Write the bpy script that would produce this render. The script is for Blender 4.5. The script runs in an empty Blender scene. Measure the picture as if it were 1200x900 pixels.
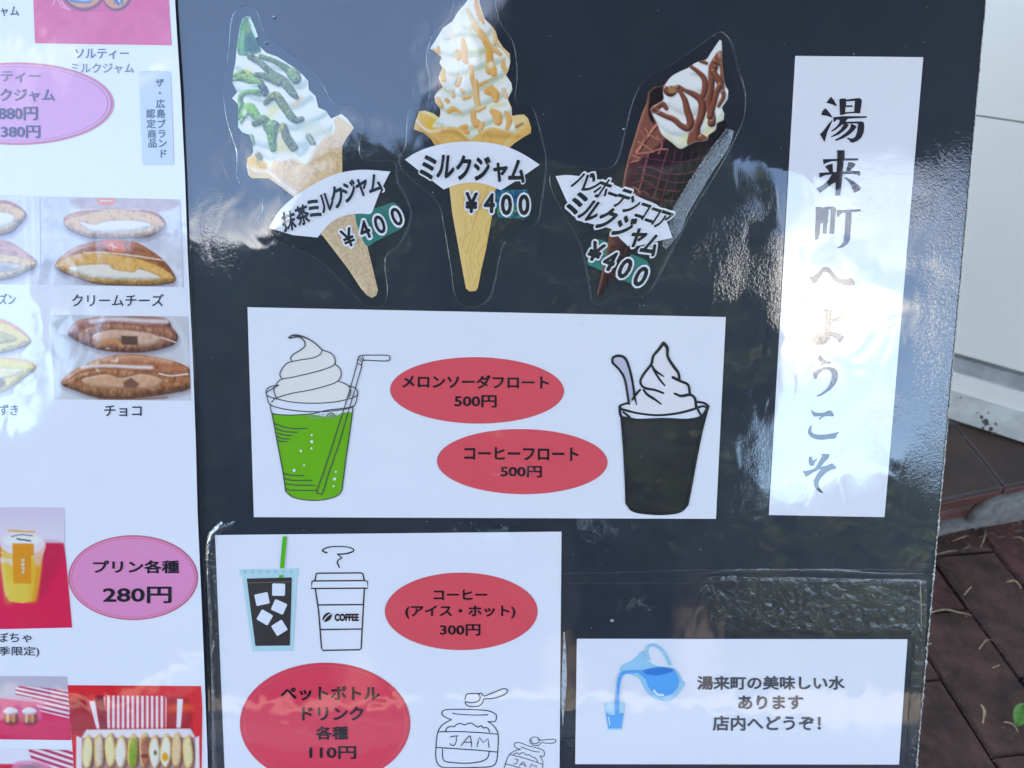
import bpy, math, random
import numpy as np
from mathutils import Vector, Matrix
from mathutils.geometry import tessellate_polygon
random.seed(7)
SC = bpy.context.scene
COL = SC.collection
rad = math.radians

# ------------------------------------------------------------------ camera, light, exposure
CAM = Vector((0, 0, 0.85))
PITCH = rad(35); F = 900.0
cd = bpy.data.cameras.new('camera'); cd.sensor_width = 36; cd.lens = 27
cd.clip_start = 0.02; cd.clip_end = 2000
co = bpy.data.objects.new('camera', cd); COL.objects.link(co)
co.location = CAM; co.rotation_euler = (rad(90) - PITCH, 0, 0)
SC.camera = co
cd.dof.use_dof = True; cd.dof.focus_distance = 0.62; cd.dof.aperture_fstop = 8.0

SUN_EL, SUN_AZ = rad(58), rad(12)      # azimuth from +Y towards +X: behind the shop, so the front is in shade
world = bpy.data.worlds.new('World'); SC.world = world; world.use_nodes = True
W = world.node_tree; W.nodes.clear()
def wn(t, **k):
    n = W.nodes.new(t)
    for a, b in k.items(): setattr(n, a, b)
    return n
sky = wn('ShaderNodeTexSky', sky_type='NISHITA', sun_disc=False, sun_elevation=SUN_EL, sun_rotation=SUN_AZ)
sky.air_density = 1.0; sky.dust_density = 0.15; sky.ozone_density = 6.0
tc = wn('ShaderNodeTexCoord'); sep = wn('ShaderNodeSeparateXYZ')
W.links.new(tc.outputs['Generated'], sep.inputs[0])
zz = wn('ShaderNodeMath', operation='ADD'); zz.inputs[1].default_value = 0.22
W.links.new(sep.outputs['Z'], zz.inputs[0])
dx = wn('ShaderNodeMath', operation='DIVIDE'); dy = wn('ShaderNodeMath', operation='DIVIDE')
W.links.new(sep.outputs['X'], dx.inputs[0]); W.links.new(zz.outputs[0], dx.inputs[1])
W.links.new(sep.outputs['Y'], dy.inputs[0]); W.links.new(zz.outputs[0], dy.inputs[1])
cmb = wn('ShaderNodeCombineXYZ'); W.links.new(dx.outputs[0], cmb.inputs[0]); W.links.new(dy.outputs[0], cmb.inputs[1])
cmb.inputs[2].default_value = 1.2
cn = wn('ShaderNodeTexNoise'); cn.inputs['Scale'].default_value = 2.3; cn.inputs['Detail'].default_value = 7
cn.inputs['Roughness'].default_value = 0.52; cn.inputs['Distortion'].default_value = 0.25
cmv = wn('ShaderNodeVectorMath', operation='ADD'); cmv.inputs[1].default_value = (.9, .2, 0)
W.links.new(cmb.outputs[0], cmv.inputs[0]); W.links.new(cmv.outputs[0], cn.inputs['Vector'])
cr = wn('ShaderNodeMapRange'); cr.interpolation_type = 'SMOOTHSTEP'
cr.inputs['From Min'].default_value = 0.53; cr.inputs['From Max'].default_value = 0.72
W.links.new(cn.outputs['Fac'], cr.inputs['Value'])
mx = wn('ShaderNodeMix', data_type='RGBA')
mx.inputs['B'].default_value = (7.0, 7.3, 7.9, 1)          # sunlit cloud, same physical scale as the sky texture
W.links.new(cr.outputs[0], mx.inputs['Factor']); W.links.new(sky.outputs[0], mx.inputs['A'])
bg = wn('ShaderNodeBackground'); bg.inputs['Strength'].default_value = 0.15
W.links.new(mx.outputs['Result'], bg.inputs['Color'])
wo = wn('ShaderNodeOutputWorld'); W.links.new(bg.outputs[0], wo.inputs['Surface'])

sd = bpy.data.lights.new('sun', 'SUN'); sd.energy = 4.5; sd.angle = rad(0.53); sd.color = (1, 0.94, 0.86)
so = bpy.data.objects.new('sun', sd); COL.objects.link(so)
sv = Vector((math.sin(SUN_AZ) * math.cos(SUN_EL), math.cos(SUN_AZ) * math.cos(SUN_EL), math.sin(SUN_EL)))
so.rotation_euler = sv.to_track_quat('Z', 'Y').to_euler(); so.location = (0, 0, 8)

SC.view_settings.view_transform = 'Standard'; SC.view_settings.look = 'None'
SC.view_settings.exposure = 3.32; SC.view_settings.use_white_balance = True; SC.view_settings.white_balance_temperature = 8200; SC.view_settings.gamma = 1
SC.render.engine = 'CYCLES'
SC.cycles.use_denoising = True
SC.cycles.max_bounces = 8; SC.cycles.transparent_max_bounces = 16

# ------------------------------------------------------------------ geometry of the view
aR = Vector((1, 0, 0)); aU = Vector((0, math.sin(PITCH), math.cos(PITCH))); aW = Vector((0, math.cos(PITCH), -math.sin(PITCH)))
def ray(x, y): return aR * ((x - 600) / F) + aU * ((450 - y) / F) + aW
def camv(a, b, c): return aR * a + aU * b + aW * c
BU = camv(.1178, 7.744, -1).normalized()
BX = camv(1, -.003, 0); BX = (BX - BU * BX.dot(BU)).normalized()
BN = BX.cross(BU)
BO = CAM + aW * 0.62                                   # a point of the board's face
BM = Matrix(((BX.x, BU.x, BN.x), (BX.y, BU.y, BN.y), (BX.z, BU.z, BN.z))).to_4x4()
def B(x, y):                                           # the point of the board under this sight line, in board metres
    d = ray(x, y); t = (BO - CAM).dot(BN) / d.dot(BN)
    p = CAM + d * t - BO
    return (p.dot(BX), p.dot(BU))
_O = np.array([CAM.dot(BX) - BO.dot(BX), CAM.dot(BU) - BO.dot(BU), (CAM - BO).dot(BN)])
def Bn(P):                                             # the same for arrays
    P = np.asarray(P, float)
    a = (P[:, 0] - 600) / F; b = (450 - P[:, 1]) / F
    d = [a * aR.dot(v) + b * aU.dot(v) + aW.dot(v) for v in (BX, BU, BN)]
    t = -_O[2] / d[2]
    return np.stack([_O[0] + d[0] * t, _O[1] + d[1] * t], 1)
def G(x, y, z=0.0):
    d = ray(x, y); return CAM + d * ((z - CAM.z) / d.z)

# ------------------------------------------------------------------ materials
def lin(c):
    c = np.asarray(c, float) / 255
    return np.where(c <= .04045, c / 12.92, ((c + .055) / 1.055) ** 2.4)
WH = lin((208, 216, 238))
def alb(c):
    v = (lin(c) - .006) / WH * np.array((.87, .79, .78)); m = v.max(-1, keepdims=True)
    return np.clip(v * np.where(m > .88, (.88 / np.maximum(m, 1e-6)) ** .8, 1.0), .004, .90)
def newmat(name):
    m = bpy.data.materials.new(name); m.use_nodes = True
    N = m.node_tree.nodes; N.clear(); return m, N, m.node_tree.links
def film_group():
    g = bpy.data.node_groups.new('laminate_relief', 'ShaderNodeTree')
    g.interface.new_socket('Amount', in_out='INPUT', socket_type='NodeSocketFloat').default_value = 1
    g.interface.new_socket('Normal', in_out='OUTPUT', socket_type='NodeSocketVector')
    N, L = g.nodes, g.links
    gi, go = N.new('NodeGroupInput'), N.new('NodeGroupOutput')
    geo = N.new('ShaderNodeNewGeometry'); vr = N.new('ShaderNodeVectorRotate'); vr.rotation_type = 'X_AXIS'
    vr.inputs['Angle'].default_value = rad(27.6)
    L.new(geo.outputs['Position'], vr.inputs['Vector'])
    def noise(sx, sz, det, rough=.5, off=0.0, dist=0.0):
        mp = N.new('ShaderNodeMapping'); mp.inputs['Scale'].default_value = (sx, 1, sz); mp.inputs['Location'].default_value = (off, off * .7, off * 1.3)
        L.new(vr.outputs[0], mp.inputs['Vector'])
        n = N.new('ShaderNodeTexNoise'); n.inputs['Scale'].default_value = 1; n.inputs['Detail'].default_value = det
        n.inputs['Roughness'].default_value = rough; n.inputs['Distortion'].default_value = dist
        L.new(mp.outputs[0], n.inputs['Vector']); return n.outputs['Fac']
    def mul(a, b, op='MULTIPLY'):
        m = N.new('ShaderNodeMath'); m.operation = op
        for s, v in zip(m.inputs, (a, b)):
            if isinstance(v, (int, float)): s.default_value = v
            else: L.new(v, s)
        return m.outputs[0]
    sx0 = N.new('ShaderNodeSeparateXYZ'); L.new(vr.outputs[0], sx0.inputs[0])
    low = N.new('ShaderNodeMapRange'); low.inputs['From Min'].default_value = PEB[0] - .04; low.inputs['From Max'].default_value = PEB[1] + .06; low.inputs['To Min'].default_value = .25; L.new(sx0.outputs[2], low.inputs['Value'])
    h = mul(mul(noise(11, 8, 1.5, .4, 2.1, .6), WAVE[0]), low.outputs[0])
    h = mul(h, mul(noise(45, 30, 1, .4, 7.3, .8), WAVE[1]), 'ADD')
    h = mul(h, mul(noise(1500, 160, 1, .5, 1.0), .000008), 'ADD')                     # brushed vertical grain
    mr = N.new('ShaderNodeMapRange'); mr.interpolation_type = 'SMOOTHSTEP'
    mr.inputs['From Min'].default_value = .47; mr.inputs['From Max'].default_value = .62
    L.new(noise(14, 11, 2, .6, 31.0), mr.inputs['Value'])
    sx = N.new('ShaderNodeSeparateXYZ'); L.new(vr.outputs[0], sx.inputs[0])
    right = N.new('ShaderNodeMapRange'); right.inputs['From Min'].default_value = .10; right.inputs['From Max'].default_value = .34
    right.inputs['To Min'].default_value = .12; right.inputs['To Max'].default_value = 1.0
    L.new(sx.outputs[0], right.inputs['Value'])
    up = N.new('ShaderNodeMapRange'); up.inputs['From Min'].default_value = PEB[0]; up.inputs['From Max'].default_value = PEB[1]; L.new(sx.outputs[2], up.inputs['Value'])
    edg = N.new('ShaderNodeMapRange'); edg.inputs['From Min'].default_value = .315; edg.inputs['From Max'].default_value = .35; L.new(sx.outputs[0], edg.inputs['Value'])
    top = N.new('ShaderNodeMapRange'); top.inputs['From Min'].default_value = PEB[2]; top.inputs['From Max'].default_value = PEB[3]; top.inputs['To Min'].default_value = 1; top.inputs['To Max'].default_value = .22; L.new(sx.outputs[2], top.inputs['Value'])
    pm = mul(mul(mr.outputs[0], edg.outputs[0], 'MAXIMUM'), top.outputs[0])
    peb = mul(mul(mul(up.outputs[0], noise(420, 420, 2, .6, 5.0, 1.0)), .00019), mul(pm, right.outputs[0]))
    h = mul(h, peb, 'ADD')
    h = mul(h, gi.outputs[0])
    b = N.new('ShaderNodeBump'); b.inputs['Strength'].default_value = 1; b.inputs['Distance'].default_value = 1
    L.new(h, b.inputs['Height']); L.new(b.outputs[0], go.inputs[0])
    return g
WAVE = (.0016, .00020)
PEB = tuple(BO.dot(BU) + B(950, y)[1] for y in (610, 540, 250, 170))
RELIEF = film_group()
_mats = {}
def film_mat(name, color=None, amount=1.0, attr=None, coat=1.0, rough=.02, grain=0.0, noise=0.0):
    """a printed or plastic surface under a clear glossy laminate"""
    if name in _mats: return _mats[name]
    m, N, L = newmat(name)
    o = N.new('ShaderNodeOutputMaterial'); p = N.new('ShaderNodeBsdfPrincipled'); L.new(p.outputs[0], o.inputs[0])
    r = N.new('ShaderNodeGroup'); r.node_tree = RELIEF; r.inputs[0].default_value = amount
    L.new(r.outputs[0], p.inputs['Coat Normal'])
    p.inputs['Coat Weight'].default_value = coat; p.inputs['Coat IOR'].default_value = 1.85; p.inputs['Coat Roughness'].default_value = rough
    p.inputs['Roughness'].default_value = .55; p.inputs['Specular IOR Level'].default_value = .25
    if attr:
        a = N.new('ShaderNodeAttribute'); a.attribute_name = attr; L.new(a.outputs['Color'], p.inputs['Base Color'])
    elif noise:
        n = N.new('ShaderNodeTexNoise'); n.inputs['Scale'].default_value = 25; n.inputs['Detail'].default_value = 6
        g = N.new('ShaderNodeNewGeometry'); L.new(g.outputs['Position'], n.inputs['Vector'])
        x = N.new('ShaderNodeMix'); x.data_type = 'RGBA'
        x.inputs['A'].default_value = (*[c * (1 - noise) for c in color], 1); x.inputs['B'].default_value = (*[min(c * (1 + noise), .9) for c in color], 1)
        L.new(n.outputs['Fac'], x.inputs['Factor']); L.new(x.outputs['Result'], p.inputs['Base Color'])
    else: p.inputs['Base Color'].default_value = (*color, 1)
    _mats[name] = m; return m
def ink(rgb, name=None):
    k = name or 'print_%02x%02x%02x' % tuple(int(c) for c in rgb)
    return film_mat(k, tuple(float(v) for v in alb(rgb)))
M_PAPER = film_mat('laminated_white_paper', (.87, .79, .78), noise=.015)
M_PHOTO = film_mat('laminated_photo_print', attr='Col')
M_BOARD = film_mat('black_plastic_board', (.019, .023, .034), noise=.35)
M_BLACK = film_mat('black_print', (.012, .012, .016))

def rough_mat(name, c1, c2, scale=20, rough=.8, bump=.0, bscale=60, spec=.4, vec='Position'):
    if name in _mats: return _mats[name]
    m, N, L = newmat(name)
    o = N.new('ShaderNodeOutputMaterial'); p = N.new('ShaderNodeBsdfPrincipled'); L.new(p.outputs[0], o.inputs[0])
    g = N.new('ShaderNodeNewGeometry'); n = N.new('ShaderNodeTexNoise'); n.inputs['Scale'].default_value = scale
    n.inputs['Detail'].default_value = 8; n.inputs['Roughness'].default_value = .65
    L.new(g.outputs['Position'], n.inputs['Vector'])
    r = N.new('ShaderNodeValToRGB'); r.color_ramp.elements[0].position = .35; r.color_ramp.elements[1].position = .65
    r.color_ramp.elements[0].color = (*c1, 1); r.color_ramp.elements[1].color = (*c2, 1)
    L.new(n.outputs['Fac'], r.inputs[0]); L.new(r.outputs[0], p.inputs['Base Color'])
    p.inputs['Roughness'].default_value = rough; p.inputs['Specular IOR Level'].default_value = spec
    if bump:
        n2 = N.new('ShaderNodeTexNoise'); n2.inputs['Scale'].default_value = bscale; n2.inputs['Detail'].default_value = 8
        L.new(g.outputs['Position'], n2.inputs['Vector'])
        b = N.new('ShaderNodeBump'); b.inputs['Distance'].default_value = bump; L.new(n2.outputs['Fac'], b.inputs['Height']); L.new(b.outputs[0], p.inputs['Normal'])
    _mats[name] = m; return m
def clear_mat(name, haze=.06, bump=.0002, bscale=500, tint=(.75, .78, .8), gl=.12):
    m, N, L = newmat(name)
    o = N.new('ShaderNodeOutputMaterial'); t = N.new('ShaderNodeBsdfTransparent'); g = N.new('ShaderNodeBsdfGlossy'); d = N.new('ShaderNodeBsdfDiffuse')
    g.inputs['Roughness'].default_value = .03; d.inputs['Color'].default_value = (*tint, 1)
    geo = N.new('ShaderNodeNewGeometry'); n = N.new('ShaderNodeTexNoise'); n.inputs['Scale'].default_value = bscale; n.inputs['Detail'].default_value = 3
    L.new(geo.outputs['Position'], n.inputs['Vector'])
    b = N.new('ShaderNodeBump'); b.inputs['Distance'].default_value = bump; L.new(n.outputs['Fac'], b.inputs['Height']); L.new(b.outputs[0], g.inputs['Normal'])
    f = N.new('ShaderNodeLayerWeight'); f.inputs['Blend'].default_value = .25; L.new(b.outputs[0], f.inputs['Normal'])
    ad = N.new('ShaderNodeMath'); ad.operation = 'MULTIPLY_ADD'; ad.inputs[1].default_value = .9; ad.inputs[2].default_value = gl
    L.new(f.outputs['Fresnel'], ad.inputs[0])
    m1 = N.new('ShaderNodeMixShader'); L.new(ad.outputs[0], m1.inputs[0]); L.new(t.outputs[0], m1.inputs[1]); L.new(g.outputs[0], m1.inputs[2])
    hz = N.new('ShaderNodeMath'); hz.operation = 'MULTIPLY'; hz.inputs[1].default_value = haze * 2; L.new(n.outputs['Fac'], hz.inputs[0])
    m2 = N.new('ShaderNodeMixShader'); L.new(hz.outputs[0], m2.inputs[0]); L.new(m1.outputs[0], m2.inputs[1]); L.new(d.outputs[0], m2.inputs[2])
    L.new(m2.outputs[0], o.inputs[0]); return m
M_FILM = clear_mat('clear_film', haze=.012, bump=.00005, bscale=300, gl=.0)
M_CRINKLE = clear_mat('crinkled_clear_film', haze=.012, bump=.0005, bscale=380, gl=.05)
M_RIM = clear_mat('film_edge', haze=.02, bump=.0003, bscale=500, gl=.0)

# ------------------------------------------------------------------ object helpers
def tag(o, label=None, cat=None, group=None, kind=None):
    for k, v in (('label', label), ('category', cat), ('group', group), ('kind', kind)):
        if v: o[k] = v
    return o
def mesh_obj(name, verts, faces, mat, parent=None, smooth=False, cols=None, loc=None):
    me = bpy.data.meshes.new(name)
    me.from_pydata([tuple(map(float, v)) for v in verts], [], [tuple(int(i) for i in f) for f in faces])
    if cols is not None:
        a = me.color_attributes.new('Col', 'FLOAT_COLOR', 'POINT')
        a.data.foreach_set('color', np.concatenate([cols, np.ones((len(cols), 1))], 1).astype(np.float32).ravel())
    me.materials.append(mat)
    if smooth: me.shade_smooth()
    me.update()
    o = bpy.data.objects.new(name, me); COL.objects.link(o)
    if parent: o.parent = parent
    if loc is not None: o.location = loc
    return o
class Thing:
    """something stuck on the board: an Empty in the board's plane; children are flat prints in its local metres"""
    def __init__(s, name, label, cat, cx, cy, z=0.0, group=None, wave=None):
        s.o = bpy.data.objects.new(name, None); COL.objects.link(s.o); s.o.empty_display_size = .02
        bx, by = B(cx, cy); s.b = np.array([bx, by]); s.z = z
        m = BM.copy(); m.translation = BO + BX * bx + BU * by; s.o.matrix_world = m
        tag(s.o, label, cat, group); s.wave = wave; s.n = 0
    def v(s, P, z):
        q = Bn(P); P = np.asarray(P, float)
        w = s.wave(P[:, 0], P[:, 1]) if s.wave else 0
        q = q - s.b
        # keep the point on its own sight line when it stands off the board
        zz = np.full(len(q), s.z + z) + w
        c = np.array([_O[0] - s.b[0], _O[1] - s.b[1]]); k = (zz / _O[2])[:, None]
        q = q + (c - q) * k
        return np.concatenate([q, zz[:, None]], 1)
    def mesh(s, name, P, faces, z, mat, cols=None, parent=None, smooth=False):
        return mesh_obj(name, s.v(P, z), faces, mat, parent or s.o, smooth, cols)
    def quad(s, name, c4, z, mat, n=24, thick=.0003, parent=None, rough_edge=0.0):
        """a sheet: bilinear grid between the four corners (tl,tr,br,bl) with a rim of its own thickness"""
        c = np.array(c4, float); g = np.linspace(0, 1, n)
        P = [];
        for v in g:
            for u in g:
                P.append((1 - v) * ((1 - u) * c[0] + u * c[1]) + v * ((1 - u) * c[3] + u * c[2]))
        F_ = [(j * n + i, (j + 1) * n + i, (j + 1) * n + i + 1, j * n + i + 1) for j in range(n - 1) for i in range(n - 1)]
        V = s.v(P, z + thick); k = len(V)
        ring = [i for i in range(n)] + [j * n + n - 1 for j in range(1, n)] + [(n - 1) * n + i for i in range(n - 2, -1, -1)] + [j * n for j in range(n - 2, 0, -1)]
        V2 = s.v([P[i] for i in ring], z); V = np.concatenate([V, V2])
        for a in range(len(ring)):
            b = (a + 1) % len(ring); F_.append((ring[a], ring[b], k + b, k + a))
        return mesh_obj(name, V, F_, mat, parent or s.o)
    def fill(s, name, pts, z, mat, parent=None, holes=()):
        loops = [[Vector((x, y, 0)) for x, y in pts]] + [[Vector((x, y, 0)) for x, y in h] for h in holes]
        P = [p for l in loops for p in l]; T = tessellate_polygon(loops)
        F_ = []
        for t in T:
            a, b, c_ = (P[i] for i in t)
            cr_ = (b.x - a.x) * (c_.y - a.y) - (b.y - a.y) * (c_.x - a.x)
            F_.append(t if cr_ < 0 else (t[0], t[2], t[1]))
        return s.mesh(name, [(p.x, p.y) for p in P], F_, z, mat, parent=parent)
    def many(s, name, polys, z, mat, parent=None):
        """several filled outlines as one print"""
        P, F_, Z = [], [], []
        for k, pts in enumerate(polys):
            T = tessellate_polygon([[Vector((x, y, 0)) for x, y in pts]]); o = len(P)
            for t in T:
                a, b, c_ = (pts[i] for i in t)
                cr_ = (b[0] - a[0]) * (c_[1] - a[1]) - (b[1] - a[1]) * (c_[0] - a[0])
                F_.append(tuple(o + i for i in (t if cr_ < 0 else (t[0], t[2], t[1]))))
            P += list(pts); Z += [k * 8e-6] * len(pts)
        V = s.v(P, z); V[:, 2] += np.array(Z)
        return mesh_obj(name, V, F_, mat, parent or s.o)
    def disc(s, name, cx, cy, rx, ry, z, mat, rot=0, rings=6, seg=72, parent=None, inner=0.0, clip=None):
        P, F_ = [], []
        if inner == 0: P.append((cx, cy))
        base = len(P)
        rr = np.linspace(inner, 1, rings + 1)[(0 if inner else 1):]
        cr_, sr_ = math.cos(rot), math.sin(rot)
        for r in rr:
            for k in range(seg):
                t = 2 * math.pi * k / seg; x, y = r * rx * math.cos(t), r * ry * math.sin(t)
                P.append((cx + x * cr_ - y * sr_, cy + x * sr_ + y * cr_))
        if inner == 0:
            F_ += [(0, base + (k + 1) % seg, base + k) for k in range(seg)]
        for j in range(len(rr) - 1):
            a, b = base + j * seg, base + (j + 1) * seg
            F_ += [(a + k, a + (k + 1) % seg, b + (k + 1) % seg, b + k) for k in range(seg)]
        return s.mesh(name, P, F_, z, mat, parent=parent)
    def lines(s, name, strokes, z, mat, parent=None):
        """pen strokes: (points, width[, closed[, smooth]])"""
        V, F_, Z = [], [], []
        for si, st in enumerate(strokes):
            pts, w = st[0], st[1]; closed = len(st) > 2 and st[2]; sm = st[3] if len(st) > 3 else True
            P = np.array(curve(pts, closed) if sm and len(pts) > 2 else pts, float); n = len(P)
            if closed:
                T = np.roll(P, -1, 0) - np.roll(P, 1, 0)
            else:
                T = np.gradient(P, axis=0)
            T /= np.maximum(np.linalg.norm(T, axis=1, keepdims=True), 1e-9)
            Nn = np.stack([-T[:, 1], T[:, 0]], 1)
            ww = np.interp(np.linspace(0, 1, n), np.linspace(0, 1, len(w)), w)[:, None] / 2 if isinstance(w, (list, tuple)) else w / 2
            o = len(V); zz = si * 8e-6
            V += list(P + Nn * ww) + list(P - Nn * ww); Z += [zz] * (2 * n)
            for i in range(n if closed else n - 1):
                j = (i + 1) % n; F_.append((o + i, o + j, o + n + j, o + n + i))
            if not closed:                                # round ends
                for e, sg in ((0, -1), (n - 1, 1)):
                    r = float(ww[e][0]) if isinstance(w, (list, tuple)) else ww
                    a0 = math.atan2(Nn[e, 1], Nn[e, 0]); o2 = len(V)
                    for k in range(7):
                        a = a0 - sg * math.pi * k / 6; V.append(P[e] + r * np.array([math.cos(a), math.sin(a)])); Z.append(zz)
                    F_.append(tuple(range(o2, o2 + 7)) if sg > 0 else tuple(range(o2 + 6, o2 - 1, -1)))
        Q = s.v(V, z); Q[:, 2] += np.array(Z)
        return mesh_obj(name, Q, F_, mat, parent or s.o)
    def text(s, body, box, z, mat, bold=.02, rot=0.0, parent=None, name='lettering', vertical=False, name_=None):
        """a line of print stretched to the box x0,y0,x1,y1"""
        V, F_, Zg = glyphs(body, bold)
        V = V.copy(); lo, hi = V.min(0), V.max(0); x0, y0, x1, y1 = box
        V = (V - lo) / (hi - lo); cx, cy = (x0 + x1) / 2, (y0 + y1) / 2
        x = (V[:, 0] - .5) * (x1 - x0); y = (.5 - V[:, 1]) * (y1 - y0)
        c_, s_ = math.cos(rot), math.sin(rot)
        P = np.stack([cx + x * c_ - y * s_, cy + x * s_ + y * c_], 1)
        Q = s.v(P, z); Q[:, 2] += Zg
        return mesh_obj(name, Q, F_, mat, parent or s.o)
    def chars(s, items, z, mat, bold, parent=None, name='lettering', grow=1.0, shear=0.0):
        """single characters: (char, cx, cy, em width px, em height px, rotation deg)"""
        P, F_, Z = [], [], []
        for k, (ch, cx, cy, w, h, r) in enumerate(items):
            V, T, Zg = glyphs(ch, bold); V0 = glyphs(ch, .0)[0]
            m = (V0.min(0) + V0.max(0)) / 2
            x = (V[:, 0] - m[0]) * w * grow; y = -(V[:, 1] - m[1]) * h * grow; x = x - shear * y
            c_, s_ = math.cos(rad(r)), math.sin(rad(r)); o = len(P)
            P += list(np.stack([cx + x * c_ - y * s_, cy + x * s_ + y * c_], 1)); F_ += [tuple(o + i for i in f) for f in T]
            Z += list(Zg + (k % 3) * 1.5e-6)
        Q = s.v(P, z); Q[:, 2] += np.array(Z)
        return mesh_obj(name, Q, F_, mat, parent or s.o)
def curve(pts, closed=False, n=6):
    P = [np.array(p, float) for p in pts]; out = []; N_ = len(P)
    rng = range(N_) if closed else range(N_ - 1)
    for i in rng:
        p1, p2 = P[i], P[(i + 1) % N_]
        p0 = P[i - 1] if (closed or i > 0) else 2 * p1 - p2
        p3 = P[(i + 2) % N_] if (closed or i + 2 < N_) else 2 * p2 - p1
        for k in range(n):
            t = k / n
            out.append(.5 * ((2 * p1) + (-p0 + p2) * t + (2 * p0 - 5 * p1 + 4 * p2 - p3) * t * t + (-p0 + 3 * p1 - 3 * p2 + p3) * t ** 3))
    if not closed: out.append(P[-1])
    return [tuple(p) for p in out]
_gl = {}
def glyphs(body, bold):
    """flat glyph outlines in em units; weight added by laying shifted copies over each other a hair apart"""
    k = (body, round(bold, 4))
    if k in _gl: return _gl[k]
    if bold:
        V, F_, Z = glyphs(body, 0); n = 6 if bold < .02 else (10 if bold < .06 else 16)
        VV, FF, ZZ = [V], list(F_), [Z]
        for q in range(n):
            a = 2 * math.pi * q / n + .2; o = len(V) * (q + 1)
            VV.append(V + np.array([math.cos(a), math.sin(a)]) * bold); FF += [tuple(o + i for i in f) for f in F_]; ZZ.append(Z + (q + 1) * 5e-6)
        _gl[k] = (np.concatenate(VV), FF, np.concatenate(ZZ)); return _gl[k]
    c = bpy.data.curves.new('g', 'FONT'); c.body = body; c.resolution_u = 3
    o = bpy.data.objects.new('g', c); COL.objects.link(o); bpy.context.view_layer.update()
    me = o.to_mesh()
    V = np.array([v.co[:2] for v in me.vertices]); F_ = []
    for p in me.polygons:
        a, b, d = (V[i] for i in p.vertices[:3])
        cr_ = (b[0] - a[0]) * (d[1] - a[1]) - (b[1] - a[1]) * (d[0] - a[0])
        F_.append(tuple(p.vertices) if cr_ > 0 else tuple(reversed(p.vertices)))
    o.to_mesh_clear(); bpy.data.objects.remove(o); bpy.data.curves.remove(c)
    _gl[k] = (V, F_, np.zeros(len(V))); return _gl[k]
def zm(x0, y0, s, pts): return [(x0 + x / s, y0 + y / s) for x, y in pts]

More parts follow.
